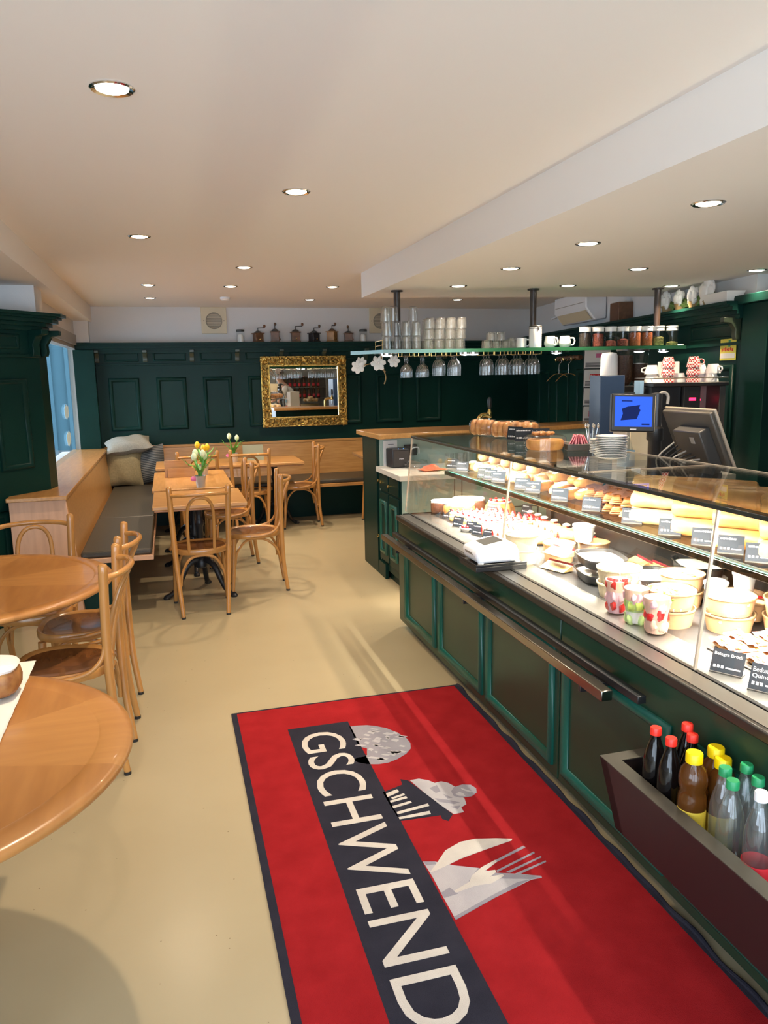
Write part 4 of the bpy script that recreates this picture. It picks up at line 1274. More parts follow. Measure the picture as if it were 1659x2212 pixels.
for (x, y, k, r, h, lab, fl) in (
        (1.675, 2.60, 0, .085, .055, 'lower white bowl of the pair behind the first fruit cup', 'cream'),
        (1.675, 2.60, 1, .087, .058, 'upper white bowl of the pair behind the first fruit cup', 'cream')):
    paper_bowl(lab, (x, y, ZD + k * .057), r, h, 'kraftl', True, fl, 'white bowls behind the fruit cups')
for (x, y, k, lab, fl) in (
        (1.655, 2.24, 0, 'lower kraft salad bowl of the pair right behind the fruit cups', 'cream'),
        (1.655, 2.24, 1, 'upper kraft salad bowl of the pair right behind the fruit cups', 'leafg'),
        (1.80, 2.12, 0, 'lower kraft salad bowl behind the pane joint, next to the sandwiches', 'cream'),
        (1.80, 2.12, 1, 'upper kraft salad bowl behind the pane joint, next to the sandwiches', 'cream'),
        (1.955, 2.02, 0, 'lower kraft salad bowl at the right edge of the photo', 'ham'),
        (1.955, 2.02, 1, 'upper kraft salad bowl at the right edge of the photo', 'leafg'),
        (1.83, 2.42, 0, 'kraft bowl in the middle of the salads', 'leafg'),
        (1.83, 2.42, 1, 'kraft bowl with yellow-green salad on top in the middle of the salads', 'cuke'),
        (2.0, 2.29, 0, 'kraft bowl by the rear panel with a white tub on it', 'berry')):
    paper_bowl(lab, (x, y, ZD + k * .062), .083, .06, 'kraft', True, fl, 'kraft salad bowls')


def tub(label, loc, brown=True):
    t = thing('dessert_tub', label, 'dessert tub', loc, 0, 'dessert tubs among the salads')
    MB().lathe([(.033, 0), (.040, .058), (.042, .059), (.042, .064), (.038, .064), (0, .06)], 24).build('tub', M['kraft'] if brown else M['porc'], t)
    MB().lathe([(.043, .058), (.043, .067), (.03, .075), (0, .076)], 24, cap=False).build('lid', M['porc'] if not brown else M['clearp'], t)


tub('white lidded dessert tub beside the upright pane joint', (1.85, 2.255, ZD + .062), False)
tub('white lidded dessert tub near the rear panel', (2.05, 2.50, ZD), False)
tub('white lidded dessert tub standing on the kraft bowl at the back', (2.0, 2.29, ZD + .076), False)
tub('brown dessert tub with clear lid behind the stacked salad bowls', (1.93, 2.16, ZD + .01), True)
tub('brown dessert tub in the gap behind the fruit cups', (1.745, 2.36, ZD), True)


def fruit_cup(label, loc, mats, pieces):
    t = thing('fruit_cup', label, 'fruit cup', loc, 0, 'fruit cups on the steel ledge'); t.scale = (1.16, 1.16, 1.16)
    MB().lathe([(.028, 0), (.030, .003), (.040, .11), (.0425, .111), (.0425, .115)], 28, cap=False).build('cup', M['clearp'], t)
    z = .004; rr = random.Random(len(label))
    for k, m in enumerate(mats):
        hh = .105 / len(mats); r0 = .028 + .011 * z / .11; r1 = .028 + .011 * (z + hh) / .11
        MB().lathe([(0, z), (r0 * .96, z), (r1 * .96, z + hh), (0, z + hh)], 20).build('filling', M[m], t)
        mb = MB()
        for q in range(5):
            a = 2.6 + 1.05 * q + rr.uniform(-.3, .3); mb.blob((math.cos(a) * r0 * .70, math.sin(a) * r0 * .70, z + hh * rr.uniform(.25, .75)), (.014, .014, .019), .8, 10, 7, .18, rnd=rr)
        mb.build('fruit_piece', M[pieces[k]], t)
        z += hh
    MB().lathe([(.044, .110), (.044, .117), (.038, .124), (.030, .137), (0, .142)], 28, cap=False).build('lid', M['clearp'], t)
    return t


M['yog'] = pm('pink_yoghurt', (.80, .45, .50), .5, var=.2, scale=30)
M['leafp'] = pm('pale_green_fruit', (.50, .66, .26), .45, var=.25, scale=25)
M['yogp'] = pm('salmon_yoghurt', (.86, .50, .38), .5, var=.12, scale=30)
fruit_cup('fruit cup with red berries over lilac yoghurt, first of three', (1.545, 2.405, .7466), ('yog', 'yog', 'yogp'), ('berry', 'yog', 'berry'))
fruit_cup('fruit cup showing green cucumber or melon slices, middle of three', (1.545, 2.285, .7466), ('cream', 'leafp', 'yogp'), ('leafp', 'cuke', 'yog'))
fruit_cup('fruit cup with salmon pink filling, closest to the viewer', (1.545, 2.165, .7466), ('yogp', 'yogp', 'yogp'), ('yogp', 'berry', 'yog'))


def canape(label, group, mat):
    t = thing('open_sandwich', label, 'sandwich', (0, 0, 0), 0, group)
    MB().blob((0, 0, .010), (.075, .032, .011), .75, 20, 7, .03).build('bread', M['pastry'], t)
    MB().grid(12, 4, lambda u, v: ((u - .5) * .14, (v - .5) * .07, .021 + .005 * math.sin(u * 20) * (abs(v - .5) + .3))).build('ham', M['ham'], t)
    for k in range(3):
        o = MB().lathe([(.0, .030), (.017, .029), (.018, .025), (.017, .022)], 16, (-.042 + .042 * k, 0, 0)).build('egg_slice', M['porc'], t)
        MB().lathe([(.0, .0325), (.008, .031), (.010, .0295)], 12, (-.042 + .042 * k, 0, 0)).build('yolk', M['egg'], o)
    mb = MB()
    for k in range(4): mb.blob((-.06 + .04 * k, .018 * (-1) ** k, .030), (.012, .005, .004), 1, 8, 5)
    mb.build('gherkin', M[mat], t)
    return t


tr = thing('sandwich_platter', 'flat black tray holding rows of open sandwiches', 'tray', (1.79, 1.745, ZD))
MB().box(-.185, .18, -.62, .24, 0, .006).build('tray', M['dark'], tr, bevel=.003)
c1 = canape('open sandwich with ham and egg in the front row by the steel strip', 'open sandwiches in the front row', 'cuke')
c2 = canape('open sandwich with gherkin and egg in the rows behind the front one', 'open sandwiches behind the front row', 'leafg')
f1 = f2 = True
for r in range(4):
    for k in range(6):
        pos = (1.655 + .085 * r, 1.93 - .155 * k + .03 * (r % 2), ZD + .0062)
        rz_ = PI / 2 + random.uniform(-.12, .12)
        src = c1 if r == 0 else c2
        if r == 0 and f1: c1.location = pos; c1.rotation_euler = (0, 0, rz_); f1 = False
        elif r > 0 and f2: c2.location = pos; c2.rotation_euler = (0, 0, rz_); f2 = False
        else: dup(src, pos, rz_)

# ---------------------------------------------------------------- goods on the middle shelf
ZS = 1.0262


def bun(label, group, mat, top=True, d=(.045, .04, .03)):
    t = thing('sweet_bun', label, 'bun', (0, 0, 0), 0, group)
    MB().blob((0, 0, d[2]), d, .85, 18, 9, .03, flat_bottom=-d[2] * .98).build('bun', M[mat], t)
    if top: MB().blob((0, 0, d[2] * 1.55), (d[0] * .8, d[1] * .8, d[2] * .55), 1, 16, 7, .05).build('sugar', M['sugar'], t)
    return t


bb = bun('pale sugar-dusted bun on the far half of the middle shelf', 'pale buns on the middle shelf', 'bun')
first = True
for r in range(3):
    for k in range(8):
        pos = (1.83 + .098 * r, 4.50 - .10 * k - .02 * r, ZS)
        if first: bb.location = pos; first = False
        else: dup(bb, pos, random.uniform(0, 6))
for k in range(9):
    dup(bb, (1.87 + .10 * (k % 2), 4.42 - .085 * k, ZS + .062), random.uniform(0, 6))


def pretzel_roll(label, group):
    t = thing('long_roll', label, 'roll', (0, 0, 0), 0, group)
    MB().blob((0, 0, .026), (.085, .04, .027), .8, 20, 9, .03, flat_bottom=-.0255).build('roll', M['pastry'], t)
    MB().blob((0, 0, .045), (.07, .026, .010), .9, 16, 7, .05).build('filling', M['cream'], t)
    return t


pr_ = pretzel_roll('golden filled pastry in the big round pastries between buns and chocolate pastries', 'golden filled pastries')
first = True
for (x, y, z, a) in ((1.82, 3.55, 0, .3), (1.90, 3.47, 0, .4), (1.99, 3.60, 0, .2), (1.85, 3.40, 0, .5), (1.96, 3.34, 0, .3), (1.83, 3.27, 0, .4), (1.92, 3.52, .048, .3), (1.95, 3.40, .048, .5), (1.90, 3.22, 0, .2), (2.02, 3.20, 0, .3), (1.93, 3.28, .048, .2)):
    if first: pr_.location = (x, y, ZS + z); pr_.rotation_euler = (0, 0, a); first = False
    else: dup(pr_, (x, y, ZS + z), a)


M['nut'] = pm('nut_pastry', (.34, .13, .035), .5, col2=(.20, .065, .018), scale=30, bump=.3)


def choc_pastry(label, group):
    t = thing('chocolate_pastry', label, 'pastry', (0, 0, 0), 0, group)
    mb = MB()
    for k in range(5):
        mb.grid(10, 3, lambda u, v, k=k: ((u - .5) * .12, (v - .5) * .06 * (1 - .1 * k), .004 + .007 * k + .004 * math.sin(u * 16 + k)))
    o = mb.build('layers', M['nut'], t); sd = o.modifiers.new('t', 'SOLIDIFY'); sd.thickness = .005
    mb = MB()
    for k in range(7): mb.tube([(-.05 + .016 * k, -.03, .036), (-.045 + .016 * k, 0, .043), (-.05 + .016 * k, .03, .036)], .0035, 6)
    mb.build('chocolate', M['choc'], t)
    return t


cp = choc_pastry('layered pastry striped with chocolate in the heap on the middle shelf', 'chocolate striped pastries')
first = True
for r in range(3):
    for k in range(5):
        for l in range(2):
            pos = (1.84 + .095 * r, 3.09 - .072 * k, ZS + .044 * l + .001)
            if first: cp.location = pos; cp.rotation_euler = (0, 0, .9); first = False
            else: dup(cp, pos, .9 + random.uniform(-.15, .15))


def strudel(label, group, mat, L=.30, r=.031):
    t = thing('filled_roll', label, 'roll', (0, 0, 0), 0, group)
    pts = [(-L / 2, 0, r), (-L / 2 + .01, 0, r), (0, 0, r), (L / 2 - .01, 0, r), (L / 2, 0, r)]
    MB().tube(pts, [r * .82, r, r * 1.02, r, r * .82], 18).build('dough', M[mat], t)
    for s in (-1, 1):
        q = []
        for k in range(30):
            a = k * .42; q.append((s * (L / 2 + .0005), math.cos(a) * (.003 + .0006 * k), r + math.sin(a) * (.003 + .0006 * k)))
        MB().tube(q, .0026, 5).build('filling', M['choc'], t)
    return t


st = strudel('pale filled roll in the stack between chocolate pastries and pane joint', 'filled rolls in the first stack', 'pale', .26, .030)
first = True
for (y, z) in ((2.72, 0), (2.655, 0), (2.59, 0), (2.525, 0), (2.69, .058), (2.625, .058), (2.56, .058), (2.655, .116), (2.59, .116)):
    k = (y - 2.62) * 1.1; pos = (1.905 + k * .62, 2.64 + k * .78, ZS + z)
    if first: st.location = pos; st.rotation_euler = (0, 0, -.88); first = False
    else: dup(st, pos, -.88 + random.uniform(-.04, .04))
S2 = [(1.86 + .052 * i, 2.30 + .064 * i - .22 * g, .068 * l) for g in range(3) for l in range(3) for i in range(3 - (l == 2))]
s2n = 0
s2 = strudel('glazed golden strudel in the stack right of the upright pane joint', 'glazed strudels in the second stack', 'pastry', .28, .034)
first = True
for (y, z) in [(0, 0)] * len(S2):
    q_ = S2[s2n]; s2n += 1; pos = (q_[0], q_[1], ZS + q_[2])
    if first: s2.location = pos; s2.rotation_euler = (0, 0, -.88); first = False
    else: dup(s2, pos, -.88 + random.uniform(-.04, .04))

# ---------------------------------------------------------------- drinks bin
bn = thing('drinks_bin', 'dark brown open drinks bin hanging on the counter front', 'bin', (0, 0, 0))
X0, X1, Y0, Y1, ZT = 1.172, XF - .002, .62, 1.885, .495
def binbox(mb, z0, z1, top=True):
    return mb
mb = MB()
fx0, fx1 = X0, X0 + .07   # the front leans in towards the bottom
def q(x, y, z): return (x, y, z)
vo = [(X0, Y0, ZT), (X0, Y1, ZT), (X0 + .062, Y1, .25), (X0 + .062, Y0, .25)]
vi = [(X0 + .042, Y0, ZT), (X0 + .042, Y1, ZT), (X0 + .09, Y1, .27), (X0 + .09, Y0, .27)]
mb.add(vo + vi, [(0, 1, 2, 3), (7, 6, 5, 4), (0, 3, 7, 4), (1, 5, 6, 2), (3, 2, 6, 7)])
mb.build('front_board', M['binm'], bn, smooth=False)
MB().add([(X0, Y1, ZT), (X1, Y1, ZT), (X1, Y1, .25), (X0 + .062, Y1, .25), (X0, Y1 - .04, ZT), (X1, Y1 - .04, ZT), (X1, Y1 - .04, .25), (X0 + .062, Y1 - .04, .25)],
         [(0, 1, 2, 3), (7, 6, 5, 4), (0, 4, 5, 1), (1, 5, 6, 2), (2, 6, 7, 3), (3, 7, 4, 0)]).build('end_board', M['binm'], bn, smooth=False)
MB().box(X0 + .062, X1, Y0, Y1, .25, .27).build('floor_board', M['binm'], bn, smooth=False)
MB().box(X1 - .008, X1, Y0, Y1 - .04, .27, .515).build('rear_board', M['binm'], bn, smooth=False)
MB().box(X0, X0 + .045, Y0, Y1, ZT, ZT + .003).box(X0 + .045, X1, Y1 - .045, Y1, ZT, ZT + .003).build('rim', M['binrim'], bn, smooth=False)


def bottle(label, loc, liquid, cap, lab=None, wide=False, group=None, lvl=.165):
    t = thing('drink_bottle', label, 'bottle', loc, 0, group)
    if wide:
        prof = [(.030, 0), (.034, .008), (.034, .10), (.030, .108), (.034, .118), (.0365, .14), (.035, .165), (.031, .180), (.036, .195), (.0365, .215), (.031, .238), (.020, .252), (.019, .262)]
        cr, ch_ = .0215, .026
    else:
        prof = [(.029, 0), (.033, .01), (.033, .09), (.0315, .10), (.033, .115), (.033, .15), (.031, .175), (.026, .200), (.019, .222), (.0135, .240), (.0135, .256)]
        cr, ch_ = .0155, .020
    z = prof[-1][1]
    if liquid in ('cola', 'tea'):
        MB().lathe(prof, 24).build('bottle', M[liquid], t)
    else:
        MB().lathe(prof, 24, cap=False).build('bottle', M['water'], t)
    MB().lathe([(cr, z - .006), (cr, z + ch_ - .008), (cr * .9, z + ch_ - .005), (0, z + ch_ - .005)], 20).build('cap', M[cap], t)
    if lab:
        r = .0345 if not wide else .0355
        MB().lathe([(r, .03), (r, .098 if not wide else .138)], 24, cap=False).build('paper_label', M[lab], t)
    return t


BOT = [((1417, 1577), 1.252, 'redcap', 'cola', None, False, 'dark cola bottle with red cap at the far front corner of the bin'),
       ((1450, 1600), 1.250, 'redcap', 'cola', None, False, 'dark cola bottle with red cap, second in the front row of the bin'),
       ((1485, 1569), 1.330, 'redcap', 'cola', None, False, 'dark cola bottle with red cap at the far back corner of the bin'),
       ((1496, 1592), 1.326, 'redcap', 'cola', None, False, 'dark cola bottle with red cap, second in the back row of the bin'),
       ((1500, 1633), 1.250, 'yelcap', 'tea', 'yellab', True, 'iced tea bottle with yellow cap in the front row of the bin'),
       ((1547, 1621), 1.335, 'yelcap', 'tea', 'yellab', True, 'iced tea bottle with yellow cap at the back of the bin, farther one'),
       ((1562, 1645), 1.331, 'yelcap', 'tea', 'yellab', True, 'iced tea bottle with yellow cap at the back of the bin, nearer one'),
       ((1567, 1664), 1.262, 'grncap', 'water', None, False, 'clear water bottle with dark green cap beside the iced tea in front'),
       ((1583, 1692), 1.245, 'grncap', 'water', None, False, 'clear water bottle with light green cap in the front row of the bin'),
       ((1613, 1657), 1.335, 'grncap', 'water', None, False, 'clear water bottle with green cap in the back row, farther one'),
       ((1638, 1685), 1.333, 'grncap', 'water', None, False, 'clear water bottle with green cap in the back row, nearer one'),
       ((1645, 1718), 1.248, 'whtcap', 'water', 'red', False, 'clear bottle with white cap and red label at the right edge')]
for (px, X, cap, liq, lab, wide, label) in BOT:
    v = PX(px[0], px[1], X)
    print('bottle', label[:40], v)
    bottle(label, (X, v.y, v.z - (.272 if wide else .262)), liq, cap, lab, wide, 'drinks in the brown bin')
# ---------------------------------------------------------------- side cabinet with stone top
sc_ = thing('side_cabinet', 'green side cabinet with pale stone worktop and small brass knobs', 'cabinet', (0, 0, 0))
MB().box(1.635, 3.2, 5.45, 6.04, .07, .855).build('body', M['green'], sc_, bevel=.003)
MB().box(1.66, 3.2, 5.47, 6.04, 0, .07).build('kick_board', M['green'], sc_)
MB().box(1.612, 1.64, 5.84, 6.04, 0, .12).build('foot_board', M['green'], sc_, bevel=.003)
MB().box(1.64, 3.2, 5.43, 5.449, .02, .855).build('sage_front', M['sage'], sc_)
for x in (2.05, 2.11, 2.75): MB().box(x, x + .006, 5.427, 5.432, .35, .855).build('joint', M['blackp'], sc_)
MB().box(1.64, 3.2, 5.427, 5.432, .60, .606).build('joint', M['blackp'], sc_)
MB().box(1.60, 3.2, 5.36, 6.045, .858, .900).build('worktop', M['marble'], sc_, bevel=.004)
for (y0, y1) in ((5.48, 5.74), (5.77, 6.03)):
    d = MB().box(1.622, 1.636, y0, y1, .14, .70).build('door', M['green'], sc_, bevel=.003)
    MB().ring_frame(0, y1 - y0 - .08, .20, .64, .035, .016).build('door_moulding', M['teal'], d, loc=(1.622, y1 - .04, 0), rot=(0, 0, -PI / 2), ang=70)
    MB().box(1.622, 1.636, y0, y1, .72, .845).build('drawer', M['green'], sc_, bevel=.003)
for (y, z) in ((5.98, .79), (5.90, .785), (5.68, .78), (6.0, .33)):
    mb = MB().lathe([(.006, 0), (.006, .012), (.013, .018), (.013, .026), (0, .03)], 14)
    mb.build('knob', M['brass'], sc_, loc=(1.622, y, z), rot=(0, -PI / 2, 0))
# bar upstand behind it
bar = thing('bar', 'raised bar with thick beech top and sage green inner face behind the side cabinet', 'bar', (0, 0, 0))
MB().prism([(1.64, 6.05), (3.95, 6.30), (3.95, 6.55), (1.64, 6.50)], 0, 1.125).build('upstand', M['sage'], bar, smooth=False)
MB().prism([(1.615, 6.07), (1.639, 6.07), (1.639, 6.52), (1.615, 6.52)], 0, 1.125).build('end_panel', M['green'], bar)
MB().prism([(1.615, 6.51), (3.95, 6.56), (3.95, 6.58), (1.615, 6.53)], 0, 1.125).build('outer_panel', M['green'], bar)
MB().prism([(1.60, 5.93), (3.97, 6.28), (3.97, 6.66), (1.58, 6.62)], 1.125, 1.165).build('bar_top', M['woody'], bar, bevel=.005)

# things on the worktop
t = thing('till_printer', 'small black receipt printer with blue lights on the stone worktop', 'printer', (1.755, 5.93, .9005), .12)
MB().box(-.072, .072, -.075, .075, 0, .150).build('body', M['blackp'], t, bevel=.008)
MB().box(-.068, .068, -.0765, -.074, .01, .135).build('front_cover', M['dark'], t)
for x in (-.02, .025): MB().blob((x, -.06, .150), (.004, .004, .002), 1, 8, 6).build('indicator', M['ledb'], t)
text_obj('maker_lettering', 'EPSON', .012, M['white'], t, loc=(-.018, -.0770, .066), rot=(PI / 2, 0, 0), extrude=.0003, fit=(.036, .009))
t = thing('paper_notice', 'white paper notice standing against the bar behind the printer', 'notice', (1.725, 6.042, .9005), .1)
MB().box(-.06, .06, -.004, 0, 0, .205).build('sheet', M['paper'], t)
MB().box(-.02, .03, -.005, -.004, .17, .174).build('lettering', M['ink'], t)
t = thing('socket_box', 'black socket box with a white cable on the bar upstand', 'socket', (1.90, 6.066, 1.02), .1)
MB().box(-.055, .055, -.03, 0, -.045, .045).build('box', M['blackp'], t, bevel=.006)
MB().tube(spline([(0, -.03, 0), (0, -.07, .02), (.05, -.06, .02), (.06, -.05, -.03)], 5), .005, 8).build('cable', M['white'], t)
mb = MB(); rr = random.Random(4)
mb.blob((0, 0, .03), (.10, .06, .035), .8, 18, 9, .22, flat_bottom=-.029, rnd=rr)
tag(mb.build('plastic_bag', M['clearp'], loc=(1.87, 5.78, .9005)), 'crumpled clear plastic bag on the worktop beside the printer', 'bag')
mb = MB(); mb.grid(14, 12, lambda u, v: ((u - .5) * .20, (v - .5) * .12, .010 + .045 * max(0, 1 - ((u - .42) ** 2 + (v - .5) ** 2) * 5) * (.65 + .35 * math.sin(u * 17 + v * 9)) * (1 if .03 < u < .97 else .3)))
o = mb.build('dishcloth', M['cloth'], loc=(1.93, 5.58, .9005), rot=(0, 0, .2)); sd = o.modifiers.new('t', 'SOLIDIFY'); sd.thickness = .004
tag(o, 'crumpled orange-red dishcloth on the stone worktop', 'cloth')
for i, (x, y) in enumerate(((2.12, 5.72), (2.21, 5.74), (2.30, 5.77), (2.20, 5.66))):
    o = MB().lathe([(.033, .0), (.034, .003), (.036, .11), (.034, .11), (.032, .006), (0, .005)], 20, cap=False).build('tumbler', M['tumbler'], loc=(x, y, .9005))
    tag(o, 'clear tumbler standing on the worktop behind the end pane', 'glass', 'tumblers on the worktop')
# brass beer tap
p = PZ(1068, 912, 1.165)
t = thing('beer_tap', 'brass beer tap with a black upright handle on the bar', 'tap', (2.52, 6.05, .9005), .3)
MB().tube(spline([(-.02, 0, 0), (-.02, 0, .28), (-.01, 0, .36), (.04, 0, .385), (.10, 0, .375)], 6), .020, 14).build('column', M['brass'], t)
MB().lathe([(.02, .0), (.024, .02), (.018, .05), (.012, .07)], 14, (.10, 0, .36)).build('valve', M['brass'], t)
MB().tube([(.10, 0, .36), (.10, 0, .29)], .008, 10).build('spout', M['chrome'], t)
MB().lathe([(.009, 0), (.016, .02), (.018, .08), (.012, .10), (0, .103)], 14, (.10, 0, .43)).build('handle', M['blackp'], t)

# ---------------------------------------------------------------- hanging glass shelf
SZ = 1.815
sh = thing('hanging_shelf', 'long green-edged glass shelf hanging from three brown poles', 'shelf', (0, 0, 0))
SA, SB, SC_, SD = (1.555, 5.585), (3.86, 5.19), (3.92, 5.50), (1.38, 5.90)
MB().prism([SA, SB, SC_, SD], SZ - .026, SZ).build('board', M['gedge'], sh, smooth=False)
ex, ey = (SB[0] - SA[0]), (SB[1] - SA[1]); el = math.hypot(ex, ey); ex /= el; ey /= el
def S(u, d, z=SZ):
    """u metres along the shelf front from its left corner, d metres back"""
    return Vector((SA[0] + ex * u - ey * d, SA[1] + ey * u + ex * d, z))
POLES = [Vector((1.71, 5.735)), Vector((2.728, 5.517)), Vector((3.712, 5.367))]
for a in POLES:
    pole = MB().lathe([(.025, 0), (.025, SOF - SZ - .012), (.045, SOF - SZ - .010), (.045, SOF - SZ)], 20, (a.x, a.y, SZ)).build('pole', M['pole'], sh)
for (u, d) in ((.03, .05), (.625, .05), (.685, .05), (1.335, .06), (1.99, .06), (2.195, .08)):
    a = S(u, d)
    o = MB().lathe([(.046, 0), (.046, -.012), (.042, -.016)], 20, (a.x, a.y, SZ - .026), cap=False).build('spot_ring', M['chrome'], sh)
    MB().lathe([(0, -.024), (.025, -.021), (.042, -.014)], 18, (a.x, a.y, SZ - .026), cap=False).build('spot_lens', M['lampc'], o)
    SPOTS.append((a.x, a.y, SZ - .055, 3.0))
for k in (0, 1):
    MB().tube([S(-.0, .02, SZ + .035 + .035 * k), S(-.03, .30, SZ + .035 + .035 * k)], .003, 6).build('gallery_rail', M['brass'], sh)
for d in (.02, .30):
    MB().tube([S(-.0 - .03 * d / .3, d, SZ), S(-.0 - .03 * d / .3, d, SZ + .075)], .003, 6).build('gallery_post', M['brass'], sh)
# brass hanger rails for stemware
for u in (.145, .23, .27, .352, .40, .485, .515, .602, .768, .852, .895, .978, 1.01, 1.092, 1.13, 1.212):
    MB().tube([S(u, .05, SZ - .026), S(u, .05, SZ - .046), S(u, .26, SZ - .046), S(u, .26, SZ - .026)], .0032, 6).build('hanger_rail', M['brass'], sh)


def shared(mb, name, mats, label, cat, group, places, rot=None):
    """first one built, the rest copies sharing its mesh"""
    o = mb.build(name, mats); tag(o, label, cat, group); o.location = places[0]
    if rot: o.rotation_euler = rot
    for p in places[1:]:
        c = o.copy(); COL.objects.link(c); c.location = p
    return o


def upside(r0, r1, h):
    return MB().lathe([(r1, 0), (r0, h - .006), (r0 - .004, h), (0, h), (0, h - .008), (r0 - .005, h - .010), (r1 - .003, .0)], 22, cap=False)


tall, short = [], []
# tall tumblers at the left in three courses; shorter tumblers to the right in three courses
for c, us in enumerate(((.03, .105, .18, .255), (.03, .105, .18, .255), (.025, .085))):
    for u in us:
        for d in (.055, .135, .215): tall.append(S(u + .012 * (d > .1), d, SZ + .0005 + .1045 * c))
tall.append(S(.235, .075, SZ + .2095))
tall = [p for p in tall if (Vector((p.x, p.y)) - POLES[0]).length > .065]
shared(upside(.030, .0355, .103), 'tumbler', M['tumbler'], 'tall clear tumbler upside down in the stack at the left of the hanging shelf', 'glass', 'tall tumblers stacked on the shelf', tall)
for c in range(3):
    for k in range(4):
        for d in (.055, .135, .215): short.append(S(.345 + .081 * k + .006 * c, d, SZ + .0005 + .0765 * c))
shared(upside(.033, .0375, .075), 'tumbler', M['tumbler'], 'short clear tumbler upside down in the three-high stack near the left of the shelf', 'glass', 'short tumblers in the three-high stack', short)
sm = []
for k in range(3):
    for d in (.06, .135): sm.append(S(.80 + .070 * k, d, SZ + .0005))
for k in range(2):
    for d in (.07, .14): sm.append(S(.835 + .070 * k, d, SZ + .062))
shared(upside(.029, .0335, .060), 'small_glass', M['tumbler'], 'small clear glass upside down in the heap left of the white canister', 'glass', 'small glasses left of the white canister', sm)
shared(upside(.026, .033, .078), 'small_glass', M['tumbler'], 'clear glass upside down between the small glasses and the white mug', 'glass', 'glasses beside the white mug', [S(.995, .06, SZ + .0005), S(1.0, .14, SZ + .0005)])


def stem_glass(h, rb, stem, rf=.032):
    """hanging upside down: foot at z=0, bowl below"""
    prof = [(rf, -.002), (rf * .8, -.004), (.006, -.010), (.0042, -.018), (.0042, -stem), (.008, -stem - .006), (rb * .7, -stem - .022), (rb * .97, -stem - .05), (rb, -stem - .07), (rb * .92, -h)]
    return MB().lathe(prof, 20, cap=False)


wine = [S(u, d, SZ - .038) for u in (.315, .355, .39) for d in (.07,)] + [S(u, .17, SZ - .038) for u in (.33,)]
wine = [S(.188, .06 + .085 * k, SZ - .042) for k in range(3)] + [S(.311, .06 + .085 * k, SZ - .042) for k in range(3)]
shared(stem_glass(.165, .038, .062), 'hanging_wine_glass', M['tumbler'], 'long-stemmed wine glass hanging under the left half of the shelf', 'glass', 'long-stemmed wine glasses', wine)
beer = [S(u, .07 + .09 * k, SZ - .042) for u in (.442, .56) for k in range(3)]
shared(stem_glass(.155, .036, .028), 'hanging_beer_glass', M['tumbler'], 'short-stemmed beer glass hanging near the middle gap of the shelf', 'glass', 'short-stemmed glasses left of the gap', beer)
be2 = [S(u, .06 + .09 * k, SZ - .042) for u in (.81, .936, 1.051, 1.171) for k in range(3)]
shared(stem_glass(.155, .035, .026), 'hanging_beer_glass', M['tumbler'], 'short-stemmed glass hanging under the shelf below the canister', 'glass', 'short-stemmed glasses right of the gap', be2)

t = thing('canister', 'tall white enamel canister with dark lid round the middle pole', 'canister', S(1.165, .055, SZ + .0005))
MB().lathe([(.046, 0), (.047, .004), (.047, .150), (.046, .152)], 28).build('body', M['porc'], t)
MB().lathe([(.048, .150), (.050, .156), (.046, .163), (0, .165)], 28, cap=False).build('lid', M['dark'], t)
MB().box(-.004, .004, -.052, -.047, .125, .158).build('clasp', M['chrome'], t)
MB().lathe([(.0474, .138), (.0474, .142)], 28, cap=False).build('band', M['dark'], t)


def mug(label, loc, rz, cat='mug', r=.038, h=.075, belly=False):
    t = thing('mug' if not belly else 'milk_jug', label, cat, loc, rz, 'white crockery on the shelf')
    prof = [(r * .85, 0), (r * .98, .004), (r, h), (r - .003, h), (r * .9, .006), (0, .006)] if not belly else [(r * .7, 0), (r * .98, h * .25), (r, h * .45), (r * .82, h * .85), (r * .8, h), (r * .76, h), (r * .9, h * .4), (0, .008)]
    MB().lathe(prof, 28, cap=False).build('cup', M['porc'], t)
    MB().tube(spline([(r * .92, 0, h * .82), (r * 1.5, 0, h * .80), (r * 1.68, 0, h * .5), (r * 1.4, 0, h * .22), (r * .92, 0, h * .2)], 5), .006, 8).build('handle', M['porc'], t)
    return t


mug('white mug between the small glasses and the canister', S(1.068, .085, SZ + .0005), -.2, r=.038, h=.075)
mug('white bellied jug just right of the canister, handle hidden', S(1.29, .085, SZ + .0005), -1.2, 'jug', .045, .085, True)
mug('white bellied jug with its handle towards the storage jars', S(1.405, .08, SZ + .0005), -.1, 'jug', .047, .085, True)


def jar(label, loc, fill, lvl, r=.044, h=.150):
    t = thing('storage_jar', label, 'jar', loc, 0, 'storage jars on the hanging shelf')
    MB().lathe([(r * .96, 0), (r, .004), (r, h - .03)], 24, cap=False).build('glass_body', M['glass'], t)
    MB().lathe([(0, .004), (r * .96, .004), (r * .965, lvl), (r * .5, lvl + .008), (0, lvl + .012)], 24).build('contents', M[fill], t)
    MB().lathe([(r * 1.01, h - .036), (r * 1.01, h - .008), (r * 1.06, h - .006), (r * 1.06, h), (0, h)], 24).build('lid', M['porc'], t)


